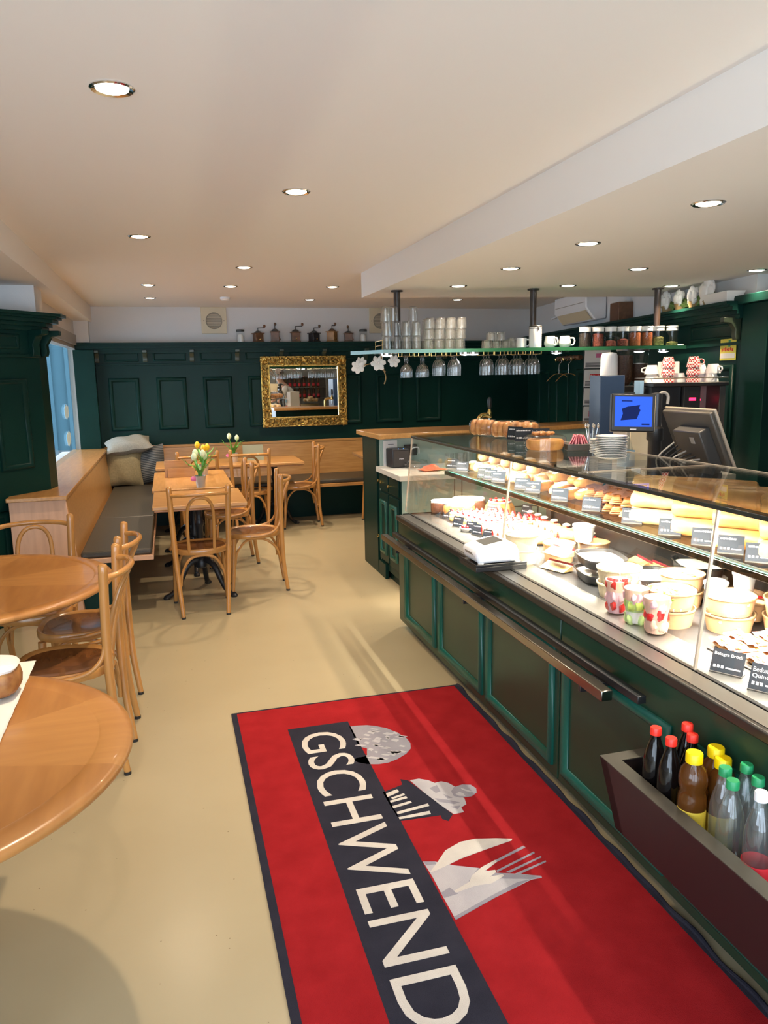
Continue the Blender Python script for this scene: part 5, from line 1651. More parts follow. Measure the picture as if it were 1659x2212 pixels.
for i, (u, fill, lvl, lab) in enumerate(((1.565, 'tea4', .10, 'storage jar of very dark tea, leftmost of the jars'), (1.668, 'tea1', .095, 'storage jar nearly full of red fruit tea'), (1.768, 'tea1', .04, 'storage jar with a low heap of brown tea'),
                                         (1.867, 'tea1', .05, 'storage jar half full of dark red fruit tea'), (1.962, 'tea2', .10, 'storage jar nearly full of fine orange rooibos'), (2.058, 'tea2', .10, 'storage jar of coarser orange-red tea beside the rooibos'),
                                         (2.150, 'tea3', .065, 'storage jar with green-yellow herb tea'), (2.262, 'tea3', .025, 'storage jar almost empty, rightmost of the jars'))):
    jar(lab, S(u, .085, SZ + .0005), fill, lvl)
a = S(2.325, .07, SZ + .0005)
tag(MB().lathe([(.026, 0), (.028, .008), (.026, .012), (0, .013)], 20).build('small_dish', M['porc'], loc=a), 'small white dish at the right end of the hanging shelf', 'dish')

# orchid spray hanging by the left end of the shelf
t = thing('hanging_orchid_spray', 'spray of white artificial orchids hanging below the left end of the shelf', 'artificial flowers', (0, 0, 0))
o0 = Vector((1.60, 5.97, SZ - .03))
MB().tube(spline([(1.63, 5.90, SZ - .026), (1.66, 6.02, 1.73), (1.70, 6.05, 1.62), (1.69, 6.06, 1.56)], 6), .005, 6).tube(spline([(1.66, 6.0, 1.75), (1.56, 6.02, 1.72), (1.46, 6.02, 1.70)], 5), .004, 6).tube(spline([(1.70, 6.05, 1.66), (1.63, 6.0, 1.69), (1.60, 5.98, 1.73)], 4), .0035, 6).build('twig', M['twig'], t)
for (x, y, z, r) in ((1.46, 6.0, 1.70, .05), (1.62, 5.97, 1.725, .055), (1.75, 5.98, 1.74, .045), (1.50, 6.05, 1.735, .04)):
    mb = MB()
    for k in range(6):
        a = 2 * PI * k / 6 + x * 9; mb.M = Matrix.Translation((x, y, z)) @ Matrix.Rotation(a, 4, 'Y') @ Matrix.Rotation(.35, 4, 'X')
        mb.blob((r * .6, 0, 0), (r * .55, .006, r * .42), 1, 10, 6, .12)
    mb.M = None; mb.blob((x, y - .012, z), (r * .2,) * 3, 1, 8, 6)
    mb.build('orchid_flower', M['petal'], t)

# ---------------------------------------------------------------- staff counter along the right wall
wc = thing('staff_counter', 'dark green staff counter with worktop along the right wall under the coffee machines', 'counter', (0, 0, 0))
mb = rw_box(MB(), 3.75, 4.95, .06, .72, 0, .86); mb.build('body', M['green2'], wc, smooth=False)
mb = rw_box(MB(), 3.72, 4.97, .06, .75, .86, .90); mb.build('worktop', M['marble'], wc, smooth=False)

RZ = math.atan2(-4.75, -.72)      # local +x runs along the right wall towards the viewer, local -y faces the room


def W(t, off, z): return rwall(t, off, z)


# coffee machine: faces the room, turned to the viewer
t = thing('coffee_machine', 'black automatic coffee machine with cups warming on its top', 'coffee machine', (3.40, 4.62, .9005), -.28)
MB().box(-.24, .24, -.20, .22, 0, .04).build('drip_base', M['blackp'], t, bevel=.004)
MB().box(-.24, -.04, -.14, .22, .04, .62).build('left_column', M['blackp'], t, bevel=.005)
MB().box(.20, .24, -.18, .22, .04, .62).build('right_column', M['dark'], t, bevel=.004)
MB().box(-.04, .20, .04, .22, .04, .62).build('brew_back', M['grey'], t)
MB().box(-.04, .07, -.19, .04, .16, .62).build('control_panel', M['blackp'], t, bevel=.004)
MB().box(-.015, .05, -.192, -.19, .34, .47).build('button_field', pm('button_field', (.25, .30, .38), .4), t)
for k in range(4): MB().box(-.012, .047, -.1935, -.192, .345 + .031 * k, .370 + .031 * k).build('button', pm('button_grey', (.33, .39, .48), .4) if 'button_grey' not in bpy.data.materials else bpy.data.materials['button_grey'], t)
MB().box(-.005, .04, -.1925, -.19, .525, .545).build('display', M['ledr'], t)
MB().box(.10, .125, -.06, .04, .52, .53).build('warning_light', M['ledr'], t)
MB().lathe([(.012, .0), (.02, .04), (.02, .08)], 12, (.12, -.03, .25)).build('outlet', M['grey'], t)
MB().box(-.25, .25, -.20, .23, .62, .645).build('cup_tray', M['blackp'], t, bevel=.004)
MB().tube([(-.245, -.19, .675), (.245, -.19, .675), (.245, .22, .675), (-.245, .22, .675)], .004, 6, closed=True).build('tray_rail', M['chrome'], t)
cm = t.matrix_basis.copy() if False else Matrix.Translation((3.40, 4.62, .9005)) @ Matrix.Rotation(-.28, 4, 'Z')


def oncm(x, y, z): return cm @ Vector((x, y, z))


def stack_cup(label, loc, mat, r=.036, h=.055, handle=True, rz=0):
    t = thing('coffee_cup', label, 'cup', loc, rz, 'cups on the coffee machine')
    MB().lathe([(r, 0), (r * .95, h * .3), (r * .7, h * .9), (r * .66, h), (0, h)], 24).build('cup', mat, t)
    t.scale = (1.18, 1.18, 1.12)
    if handle: MB().tube(spline([(r * .9, 0, h * .25), (r * 1.45, 0, h * .3), (r * 1.4, 0, h * .65), (r * .8, 0, h * .75)], 5), .0045, 8).build('handle', mat, t)
    return t


ZT_ = .646
for i, (x, lv, lab) in enumerate(((-.125, 0, 'red checked beaker at the bottom of the left stack on the coffee machine'), (-.125, 1, 'red checked beaker second in the left stack on the coffee machine'), (-.125, 2, 'red checked beaker on top of the left stack on the coffee machine'),
                                  (.045, 0, 'red checked cup at the bottom of the right stack on the coffee machine'), (.045, 1, 'red checked cup second in the right stack on the coffee machine'), (.045, 2, 'red checked cup on top of the right stack on the coffee machine'))):
    stack_cup(lab, oncm(x, -.11, ZT_ + .050 * lv), M['check'], .038, .062, lv == 2 and x > 0, -.3)
for i, (x, y, z, lab) in enumerate(((-.20, -.10, 0, 'white low dish at the left front of the coffee machine top'), (-.04, -.08, 0, 'white bowl between the two checked stacks'), (-.19, .02, 0, 'white patterned cup behind the low dish on the coffee machine'),
                                    (-.19, .02, .056, 'white patterned cup stacked on another behind the low dish'), (.11, -.05, 0, 'white cup right of the checked cups'), (.11, -.05, .056, 'white cup stacked right of the checked cups'), (.17, -.10, 0, 'gold-rimmed white cup at the right front of the coffee machine'), (.18, -.10, .056, 'gold-rimmed white cup stacked at the right front of the coffee machine'))):
    stack_cup(lab, oncm(x, y, ZT_ + z), M['porc'], .042 if i not in (0,) else .055, .055 if i else .03, i not in (0, 1), i * .7)
for k in range(3):
    c = oncm(-.06, .07 - .012 * k, ZT_)
    tag(MB().box(-.07, .07, -.004, .004, 0, .14).build('square_plate', M['porc'], loc=c, rot=(-.08, 0, -.28), bevel=.003), 'white square plate standing on edge behind the checked beakers', 'plate', 'square plates on the coffee machine')

# grinder and machine with blue light in its colour to the left of it
t = thing('espresso_machine', 'boxy machine body with blue light painted on, left of the coffee machine', 'coffee machine', (2.985, 4.78, .9005), -.2)
MB().box(-.13, .04, -.10, .12, 0, .70).build('housing', M['bluelit'], t, bevel=.005)
MB().box(.04, .16, -.02, .12, 0, .58).build('recess', M['blackp'], t)
MB().box(.04, .20, -.10, -.02, .0, .56).build('front_block', M['iceb'], t, bevel=.004)
MB().box(.145, .17, -.11, .0, .3, .66).build('side_post', M['iceb'], t, bevel=.003)
t = thing('coffee_grinder', 'white coffee grinder with two clear bean hoppers between the machines', 'coffee grinder', (3.24, 5.10, .9005), -.2)
MB().box(-.12, .16, -.12, .12, 0, .62).build('body', M['blackp'], t, bevel=.006)
MB().lathe([(.06, .60), (.065, .70), (.06, .84), (.05, .86), (0, .865)], 24, (-.09, .0, 0)).build('white_hood', M['white'], t)
for k, x in enumerate((.03, .14)):
    MB().lathe([(.035, .62), (.062, .66), (.062, .87), (.064, .875)], 24, (x, 0, 0), cap=False).build('hopper', M['clearp'], t)
    MB().lathe([(.03, .622), (.058, .665), (.059, .84 - .06 * k), (0, .845 - .06 * k)], 20, (x, 0, 0)).build('beans', M['bean'], t)
    MB().lathe([(.065, .872), (.065, .885), (0, .888)], 24, (x, 0, 0), cap=False).build('hopper_lid', M['dark'], t)

# newspapers in a wall rack
t = thing('newspaper_rack', 'wire newspaper rack with newspapers on the wall behind the bar', 'newspaper rack', (3.90, 6.74, 1.12), -.35)
MB().tube([(-.02, 0, 0), (-.02, 0, .72)], .005, 6).tube([(.22, 0, 0), (.22, 0, .72)], .005, 6).build('wire_frame', M['dark'], t)
for k in range(4):
    MB().tube([(-.03, -.07, .01 + .175 * k), (.23, -.07, .01 + .175 * k)], .004, 6).tube([(-.02, 0, .02 + .175 * k), (-.02, -.07, .01 + .175 * k)], .004, 6).tube([(.22, 0, .02 + .175 * k), (.22, -.07, .01 + .175 * k)], .004, 6).build('rack_tray', M['dark'], t)
rkm = Matrix.Translation((3.90, 6.74, 1.12)) @ Matrix.Rotation(-.35, 4, 'Z')
for k, lab in enumerate(('newspaper with red masthead box in the lowest pocket of the rack', 'newspaper in the second pocket from below of the rack', 'newspaper with red masthead box in the third pocket of the rack', 'newspaper with small pink print in the top pocket of the rack')):
    n_ = thing('newspaper', lab, 'newspaper', rkm @ Vector((.10, -.045, .018 + .175 * k)), -.35, 'newspapers in the wall rack')
    tl = Matrix.Rotation(.16, 4, 'X')
    mb = MB(); mb.M = tl; mb.box(-.125, .115, -.008, .006, 0, .165); mb.build('paper', M['paper'], n_)
    mb = MB(); mb.M = tl
    for q in range(4): mb.box(-.115 + .0 * q, .10 - .03 * (q % 2), -.0088, -.0081, .013 + .011 * q, .019 + .011 * q)
    mb.build('print', M['ink'], n_)
    if k in (0, 2):
        mb = MB(); mb.M = tl; mb.box(-.075, .03, -.009, -.0081, .070, .125); mb.build('masthead_box', M['red'], n_)
        o = text_obj('masthead', 'Blick', .05, M['paper'], n_, extrude=.0002, fit=(.09, .034)); o.matrix_local = tl @ Matrix.Translation((-.068, -.0094, .082)) @ Matrix.Rotation(PI / 2, 4, 'X')
    if k == 3:
        mb = MB(); mb.M = tl; mb.box(-.02, .06, -.009, -.0081, .10, .14); mb.build('headline', pm('pink_print', (.65, .15, .30), .6), n_)

# coat pegs and hangers on the right wall
t = thing('coat_rack', 'turned wooden coat rack on the right wall', 'coat rack', W(1.62, .032, 1.785), RZ)
MB().tube([(-.36, -.03, 0), (.36, -.03, 0)], .022, 12).build('rail', M['mill1'], t)
mb = MB()
for k in range(6): mb.blob((-.30 + .12 * k, -.03, 0), (.035, .03, .030), 1, 12, 8)
mb.build('beads', M['mill1'], t)
for k in range(3): MB().tube(spline([(-.25 + .25 * k, -.05, -.01), (-.25 + .25 * k, -.09, -.03), (-.25 + .25 * k, -.10, 0)], 4), .006, 8).build('peg', M['brass'], t)
for (tt_, lab) in ((1.50, 'metal clothes hanger on the coat rack, farther one'), (1.80, 'metal clothes hanger on the coat rack, nearer one')):
    h = thing('clothes_hanger', lab, 'hanger', W(tt_, .13, 1.575), -.25, 'clothes hangers'); h.scale = (.66, .66, .74)
    MB().tube(spline([(-.21, 0, -.06), (-.10, 0, .035), (0, 0, .055), (.10, 0, .035), (.21, 0, -.06)], 6), .007, 8).build('arms', M['mill2'], h)
    MB().tube(spline([(0, 0, .05), (0, 0, .19), (.035, 0, .225), (.03, 0, .27), (-.01, 0, .275), (-.03, 0, .25)], 6), .005, 8).build('hook', M['chrome'], h)

# air conditioner and brown box above the right wall panelling
t = thing('air_conditioner', 'white wall air conditioner high on the right wall', 'air conditioner', W(2.02, 0, 2.28), RZ)
MB().add([(-.46, -.005, .14), (.46, -.005, .14), (.46, -.22, .14), (-.46, -.22, .14), (-.46, -.005, -.13), (.46, -.005, -.13), (.46, -.12, -.145), (-.46, -.12, -.145), (.46, -.22, -.02), (-.46, -.22, -.02)],
         [(3, 2, 1, 0), (4, 5, 6, 7), (0, 1, 5, 4), (2, 3, 9, 8), (8, 9, 7, 6), (1, 2, 8, 6, 5), (0, 4, 7, 9, 3)]).build('housing', M['white'], t, bevel=.012)
MB().box(-.42, .42, -.223, -.219, .03, .035).build('seam', M['grey'], t)
MB().add([(-.42, -.205, -.045), (.42, -.205, -.045), (.42, -.14, -.135), (-.42, -.14, -.135)], [(0, 1, 2, 3)]).build('flap', M['beige'], t)
t = thing('wooden_box', 'brown wooden box mounted on the wall beside the air conditioner', 'box', W(2.98, 0, 2.19), RZ)
MB().box(-.10, .10, -.14, 0, -.10, .065).build('box', M['mill1'], t, bevel=.004)
MB().box(-.09, .09, -.143, -.14, -.09, .055).build('face', pm('box_face', (.11, .045, .02), .4), t)
MB().tube([W(.9, .02, 2.26), W(1.5, .02, 2.30)], .012, 8).build('pipe', M['white'], None)
o = bpy.data.objects['pipe']; tag(o, 'thin white pipe on the wall left of the air conditioner', 'pipe')

# flower pots along the right cornice
for i, (px, r, lab) in enumerate((((1468, 672), .055, 'round white bloom at the far end of the cornice planting'), ((1497, 668), .05, 'round white bloom with moss, second on the cornice'), ((1528, 662), .052, 'round white bloom with moss, third on the cornice'), ((1560, 652), .075, 'large double white bloom nearest the pillar on the cornice'))):
    v = PR(px[0], px[1]); a = math.atan2(-4.75, -.72)
    z = 2.087
    t = thing('flower_pot', lab, 'flower pot', (v.x - .11, v.y, z), RZ, 'white blooms on the right cornice'); t.scale = (1.35, 1.35, 1.55)
    MB().lathe([(.03, 0), (.04, .03), (.036, .03), (0, .025)], 16).build('pot', M['twig'], t)
    mb = MB()
    for k in range(9):
        a = 2 * PI * k / 9; mb.blob((math.cos(a) * r * .45, -.02 + (k % 2) * .012, .055 + math.sin(a) * r * .45), (r * .5, .014, r * .5), 1, 10, 6, .12)
    mb.blob((0, -.03, .055), (r * .5, .018, r * .5), 1, 10, 6, .1); mb.build('bloom', M['petal'], t)
    MB().blob((0, .01, .026), (.055, .03, .03), 1, 14, 8, .25).build('moss', M['moss'], t)
v = PR(1597, 650)
t = thing('planter_box', 'scalloped white planter box at the near end of the right cornice', 'planter', (v.x - .09, v.y + .06, 2.087), RZ)
MB().add([(-.14, -.05, 0), (.14, -.05, 0), (.14, .05, 0), (-.14, .05, 0), (-.17, -.07, .07), (.17, -.07, .07), (.17, .07, .07), (-.17, .07, .07)], [(3, 2, 1, 0), (4, 5, 6, 7), (0, 1, 5, 4), (1, 2, 6, 5), (2, 3, 7, 6), (3, 0, 4, 7)]).build('box', M['petal'], t, bevel=.004)
# yellow notice on the right wall
v = PR(1583, 755)
t = thing('yellow_notice', 'small yellow printed notice stuck on the green wall by the pillar', 'notice', (v.x - .004, v.y, v.z), RZ)
MB().box(-.10, .10, -.034, -.031, -.075, .075).build('sheet', pm('yellow_sheet', (.78, .68, .10), .5), t)
MB().box(-.09, .09, -.0355, -.034, -.06, -.025).build('white_strip', M['paper'], t)
MB().box(-.05, .0, -.0355, -.034, .03, .05).box(.005, .03, -.0355, -.034, .02, .065).build('green_print', M['grncap'], t)
mb = MB()
for k in range(7): mb.box(-.08 + .022 * k, -.066 + .022 * k, -.0355, -.034, -.012 + .006 * (k % 2), .008 + .004 * (k % 3))
mb.build('red_print', M['red'], t)

# ---------------------------------------------------------------- till: customer display, pole, touch monitor
pl = thing('till_pole', 'black till pole rising behind the counter carrying the customer display', 'till pole', (2.178, 3.125, 0))
MB().lathe([(.042, .0), (.042, .02), (.030, .03), (.030, 1.05), (.034, 1.06), (.034, 1.10), (.030, 1.11), (.030, 1.30), (.038, 1.31), (.038, 1.36), (.026, 1.37), (.026, 1.52), (0, 1.525)], 20).build('column', M['blackp'], pl)
MB().box(-.06, .03, -.015, .015, 1.42, 1.45).build('bracket', M['blackp'], pl)
MB().tube(spline([(.0, 0, 1.50), (.03, 0, 1.525), (.06, 0, 1.51), (.06, 0, 1.47)], 4), .007, 8).build('hook', M['grey'], pl)
ds = thing('customer_display', 'small black customer display with a blue screen showing a cake slice', 'display', (2.025, 3.08, 1.437), -.22)
mt = Matrix.Rotation(-.10, 4, 'X') @ Matrix.Rotation(.035, 4, 'Y')
mb = MB(); mb.M = mt; mb.box(-.103, .097, -.018, .012, -.085, .085); mb.build('bezel', M['blackp'], ds, bevel=.005)
mb = MB(); mb.M = mt; mb.box(-.09, .11, .010, .034, -.085, .083); mb.build('rear_shell', M['beige'], ds, bevel=.005)
mb = MB(); mb.M = mt; mb.box(-.088, .082, -.0195, -.018, -.062, .072); mb.build('screen', M['screen'], ds)
mb = MB(); mb.M = mt
mb.add([(-.062, -.0202, -.035), (.012, -.0202, -.028), (.028, -.0202, .012), (.022, -.0202, .022), (.026, -.0202, .036), (-.03, -.0202, .028), (-.058, -.0202, .018), (-.052, -.0202, -.004)], [(7, 6, 5, 4, 3, 2, 1, 0)])
mb.add([(-.06, -.0202, .05), (-.01, -.0202, .05), (-.01, -.0202, .055), (-.06, -.0202, .055)], [(0, 1, 2, 3)]); mb.add([(.035, -.0202, -.055), (.072, -.0202, -.055), (.072, -.0202, -.048), (.035, -.0202, -.048)], [(0, 1, 2, 3)])
mb.build('cake_picture', M['screend'], ds)
mb = MB(); mb.M = mt; mb.box(-.018, .012, -.0195, -.018, -.077, -.071); mb.build('badge', M['chalk'], ds)
mo = thing('touch_monitor', 'large dark touch till tilted back, seen from behind with its cables', 'till monitor', (2.235, 2.90, 1.325), 0)
# local frame: x along the screen width (towards the viewer), z up the screen, -y out of its back
mt = Matrix.Rotation(-PI / 2, 4, 'Z') @ Matrix.Rotation(.44, 4, 'X')
dk = pm('till_grey', (.075, .066, .054), .4)
fr_ = pm('till_frame', (.36, .30, .23), .4)
mb = MB(); mb.M = mt; mb.box(-.17, .17, .008, .020, -.145, .145); mb.build('frame', fr_, mo, bevel=.004)
mb = MB(); mb.M = mt; mb.box(-.163, .163, -.014, .008, -.138, .138); mb.build('rear_shell', dk, mo, bevel=.006)
mb = MB(); mb.M = mt; mb.box(-.05, .13, -.07, -.012, -.13, .075); mb.build('computer_box', M['dark'], mo, bevel=.006)
mb = MB(); mb.M = mt; mb.box(.06, .085, -.0725, -.070, .02, .05); mb.build('port_cover', M['grey'], mo)
MB().box(-.03, .12, -.07, .10, -.40, -.385).box(.0, .05, -.02, .05, -.39, -.10).build('stand', M['blackp'], mo, bevel=.005)
rr = random.Random(6)
for k in range(7):
    y = .09 - .03 * k
    MB().tube(spline([(-.05, y, -.02 - .01 * k), (-.11 - rr.uniform(0, .02), y + .02, -.10), (-.10, y - .03, -.19), (-.06, y - .06 * rr.random(), -.26), (.0, y, -.30)], 5), .004, 6).build('cable', M['blackp'] if k % 3 else M['grey'], mo)
MB().box(-.01, .30, -.22, .18, -.4245, -.40).build('cash_drawer', M['dark'], mo, bevel=.004)
wk = thing('till_bench', 'low dark staff bench carrying the till behind the counter', 'bench', (2.30, 3.0, 0))
MB().box(-.02, .42, -.45, 1.35, .86, .90).build('worktop', M['grey'], wk, bevel=.003)
MB().box(.0, .40, -.43, 1.33, 0, .86).build('body', M['dark'], wk)
t = thing('water_bottle', 'water bottle with light blue label behind the saucers', 'bottle', (2.22, 3.42, .9005))
MB().lathe([(.038, 0), (.042, .02), (.042, .30), (.02, .38), (.015, .40)], 20, cap=False).build('bottle', M['water'], t)
MB().lathe([(.043, .25), (.043, .33)], 20, cap=False).build('paper_label', M['iceb'], t)
t = thing('appliance_box', 'light grey upright appliance between saucers and till pole', 'appliance', (2.36, 3.55, .9005), -.2)
MB().box(-.09, .10, -.09, .10, 0, .46).build('body', M['grey'], t, bevel=.006)
MB().box(-.07, .08, -.095, -.09, .05, .42).build('front', M['beige'], t, bevel=.003)

# ---------------------------------------------------------------- side room seen past the green post
t = thing('magazine_display', 'red and yellow magazine poster in the side room at the right edge', 'poster', (4.62, 4.9, 1.28))
MB().box(-.25, .25, 0, .01, -.22, .16).build('sheet', M['red'], t)
MB().box(-.25, .25, -.004, 0, -.22, -.17).build('yellow_strip', M['yellab'], t)
MB().box(-.25, .25, -.004, 0, .10, .16).build('green_strip', M['sage'], t)
t = thing('blue_window', 'bluish glazed panel in the side room at the right edge', 'window panel', (4.62, 5.02, 1.75))
MB().box(-.28, .28, 0, .02, -.26, .30).build('panel', M['facade'], t)
t = thing('side_shelf', 'pale shelf with blue pack in the side room at the right edge', 'shelf', (4.55, 4.85, .92))
MB().box(-.4, .4, -.15, .15, -.03, 0).build('board', M['white'], t)
MB().box(-.25, .1, -.1, .1, 0, .07).build('pack', M['iceb'], t, bevel=.01)
# ---------------------------------------------------------------- far wall: mirror, mills, speakers
mr = thing('gilt_mirror', 'mirror in a carved gilt frame on the green far wall', 'mirror', (1.60, YB - .058, 1.462), 0)
FW, FH, IW, IH = .525, .425, .425, .312      # half sizes outer / inner
MB().add([(-IW - .01, -.02, -IH - .01), (IW + .01, -.02, -IH - .01), (IW + .01, -.02, IH + .01), (-IW - .01, -.02, IH + .01)], [(0, 1, 2, 3)]).build('mirror_glass', M['mirror'], mr, smooth=False)
def ringbox(mb, a0, b0, a1, b1, y0, y1):
    mb.box(-a1, a1, y0, y1, b0, b1).box(-a1, a1, y0, y1, -b1, -b0).box(-a1, -a0, y0, y1, -b0, b0).box(a0, a1, y0, y1, -b0, b0); return mb
ringbox(MB(), IW, IH, FW - .012, FH - .012, -.030, .027).build('frame_back', M['goldw'], mr)
ringbox(MB(), FW - .022, FH - .022, FW - .006, FH - .006, -.046, -.01).build('outer_edge', M['gold'], mr, bevel=.004)
ringbox(MB(), IW - .012, IH - .012, IW + .006, IH + .006, -.045, -.015).build('sight_edge', M['gold'], mr, bevel=.003)
# carved foliage: scrolls and leaves round the frame
mb = MB(); rr = random.Random(12)
def scroll(cx, cz, r, s, rot):
    pts = []
    for k in range(16):
        a = rot + s * k * .42; q = r * (1 - k / 19)
        pts.append((cx + math.cos(a) * q, -.045 - .008 * math.sin(k * .4), cz + math.sin(a) * q))
    mb.tube(pts, [.0095 * (1 - k / 24) for k in range(16)], 6)
def leafc(cx, cz, l, w, rot):
    c, s = math.cos(rot), math.sin(rot)
    for (o, k) in ((-.5, .75), (0, 1), (.5, .75)):
        a = rot + o; mb.blob((cx + math.cos(a) * l * .45 * k, -.045, cz + math.sin(a) * l * .45 * k), (w * .5 + abs(math.cos(a)) * l * .33 * k, .012, w * .5 + abs(math.sin(a)) * l * .33 * k), 1, 8, 6, .1, rnd=rr)
mid_x, mid_z = (IW + FW) / 2, (IH + FH) / 2
N = 10
for k in range(N):
    x = -FW + .07 + (2 * FW - .14) * k / (N - 1)
    for s in (-1, 1):
        scroll(x, s * (mid_z - .004) + rr.uniform(-.005, .005), .034, 1 if k % 2 else -1, rr.uniform(0, 6)); leafc(x + .04, s * (mid_z + .014), .04, .014, s * PI / 2 + rr.uniform(-.8, .8))
        if k % 2 == 0: leafc(x, s * (mid_z - .03), .045, .014, rr.uniform(0, 6))
N = 8
for k in range(N):
    z = -FH + .09 + (2 * FH - .18) * k / (N - 1)
    for s in (-1, 1):
        scroll(s * (mid_x - .004) + rr.uniform(-.004, .004), z, .032, 1 if k % 2 else -1, rr.uniform(0, 6)); leafc(s * (mid_x + .012), z + .04, .04, .014, (0 if s > 0 else PI) + rr.uniform(-.8, .8))
        if k % 2: leafc(s * (mid_x - .028), z, .045, .014, rr.uniform(0, 6))
for sx in (-1, 1):
    for sz in (-1, 1):
        for k in range(5):
            a = math.atan2(sz, sx) + (k - 2) * .38; leafc(sx * (FW - .062), sz * (FH - .062), .075, .016, a)
for s in (-1, 1):
    for k in range(5): leafc(0, s * (mid_z - .022), .06, .012, s * PI / 2 + (k - 2) * .3)
    for k in range(5): leafc(s * (mid_x - .022), 0, .055, .012, (0 if s > 0 else PI) + (k - 2) * .3)
mb.build('carved_foliage', M['gold'], mr, ang=60)

ZC = 2.0455
def mill(name, label, px, mat, h, crank, flat=False):
    v = PY(px, 735, YB - .09)
    t = thing('coffee_mill', label, 'coffee mill', (v.x, YB - .085, ZC), crank, 'old coffee mills on the cornice')
    w = .048
    MB().box(-w * 1.15, w * 1.15, -w * 1.15, w * 1.15, 0, .012).box(-w, w, -w, w, .012, h * .55).box(-w * 1.25, w * 1.25, -w * 1.25, w * 1.25, h * .55, h * .60).build('box', mat, t, bevel=.003)
    d = MB().box(-w * .8, w * .8, -w - .004, -w, .022, h * .30).build('drawer', mat, t, bevel=.002)
    MB().lathe([(.004, 0), (.008, .008), (0, .012)], 10).build('knob', M['brass'], d, loc=(0, -w - .004, h * .17), rot=(PI / 2, 0, 0))
    MB().lathe([(w * .95, h * .60), (w * .8, h * .68), (w * .4, h * .74), (.010, h * .76)] if not flat else [(w * .9, h * .6), (w * 1.0, h * .66), (w * .5, h * .76), (.01, h * .78)], 20).build('hopper', M['dark'] if mat is not M['mill2'] else M['mill1'], t)
    cr = MB().tube([(0, 0, h * .74), (0, 0, h * .95)], .005, 8).tube([(0, 0, h * .93), (.085, 0, h * .95)], .005, 8).build('crank', M['dark'], t)
    MB().lathe([(.006, 0), (.014, .012), (.015, .026), (.009, .036), (0, .038)], 12, (.085, 0, h * .95)).build('crank_knob', M['mill1'], cr)
mill('m', 'small brown coffee mill, leftmost of the six on the cornice', 558, M['mill1'], .175, .3)
mill('m', 'walnut coffee mill with raised crank, second from the left', 595, M['mill1'], .205, 1.4)
mill('m', 'brown coffee mill with its crank stretched sideways, third from the left', 639, M['mill1'], .195, 0)
mill('m', 'black coffee mill in the middle of the cornice', 679, M['mill3'], .175, .5)
mill('m', 'pale oak coffee mill with oval emblem, fifth from the left', 718, M['mill2'], .205, .9)
mill('m', 'small coffee mill with copper hopper, rightmost of the six', 753, M['mill1'], .17, 1.4)
for px, lab in ((520, 'glass storage jar with dark lid left of the coffee mills'), (785, 'glass storage jar with dark lid right of the coffee mills')):
    v = PY(px, 735, YB - .09)
    t = thing('storage_jar', lab, 'jar', (v.x, YB - .085, ZC), 0, 'jars flanking the coffee mills')
    MB().lathe([(.044, 0), (.045, .005), (.045, .115), (.038, .125)], 24, cap=False).build('glass_body', M['glass'], t)
    MB().lathe([(0, .004), (.036, .004), (.034, .075), (.02, .09), (0, .09)], 20).build('contents', M['paper'], t)
    MB().lathe([(.047, .122), (.047, .142), (.043, .146), (0, .147)], 24).build('lid', M['dark'], t)
for px, lab in ((462, 'beige square loudspeaker panel on the far wall left of the coffee mills'), (822, 'beige square loudspeaker panel on the far wall behind the shelf glasses')):
    v = PY(px, 693, YB - .01)
    t = thing('wall_speaker', lab, 'loudspeaker', (v.x, YB, 2.305), 0, 'wall loudspeakers')
    MB().prism([(-.145, -.135), (.145, -.135), (.145, .15), (-.145, .15), (-.16, 0)][:4], 0, .018)
    mb = MB().box(-.145, .145, -.02, 0, -.155, .145); mb.build('plate', M['beige'], t, bevel=.004)
    MB().lathe([(0, .004), (.085, .003), (.092, .008), (.095, 0)], 32).build('round_grille', M['mesh'], t, loc=(0, -.02, -.01), rot=(PI / 2, 0, 0))
    mb = MB()
    for k in range(9):
        z = -.07 + .0175 * k; hw = math.sqrt(max(0, .085 ** 2 - z * z)); mb.box(-hw, hw, -.028, -.0255, -.01 + z - .002, -.01 + z + .002)
    mb.build('grille_bars', M['beige'], t)
    for x in (-.115, .115): MB().lathe([(.006, 0), (.006, .003)], 10).build('screw', M['dark'], t, loc=(x, -.02, -.01), rot=(PI / 2, 0, 0))

# ---------------------------------------------------------------- entrance mat
mx0, mx1, my0, my1 = .205, 1.372, .55, 3.612
rug = thing('entrance_mat', 'red entrance mat with the bakery logo lying along the counter', 'mat', (0, 0, 0))
MB().box(mx0, mx1, my0, my1, .0004, .007).build('carpet', M['rug'], rug, bevel=.002)
MB().box(mx0 - .004, mx0 + .022, my0, my1 + .004, .0003, .0078).box(mx0 + .022, mx1 + .004, my1 - .006, my1 + .004, .0003, .0078).box(mx1 - .014, mx1 + .004, my0, my1 - .006, .0003, .0078).build('rubber_border', M['rugn'], rug)
MB().tube([(mx1 + .006 + .004 * math.sin(k * .9), my1 - .03 * k, .007 + .004 * math.sin(k * .62)) for k in range(100)], .008, 8).build('raised_edge', M['rugn'], rug)
zt = .0071


def flat(name, polys, mat, z=zt, h=.0006):
    mb = MB()
    for poly in polys:
        pts = [PZ(x, y, 0) for x, y in poly]
        mb.prism([(p.x, p.y) for p in pts], z - .0005, z + h)
    return mb.build(name, mat, rug, smooth=False)


MB().box(.440, .727, my0 + .02, 3.360, zt - .0005, zt + .0006).build('logo_band', M['rugn'], rug)
text_obj('logo_lettering', 'GSCHWEND', .2, M['rugc'], rug, loc=(.476, 3.285, zt + .0004), rot=(0, 0, -PI / 2), extrude=.0006, fit=(1.705, .196))


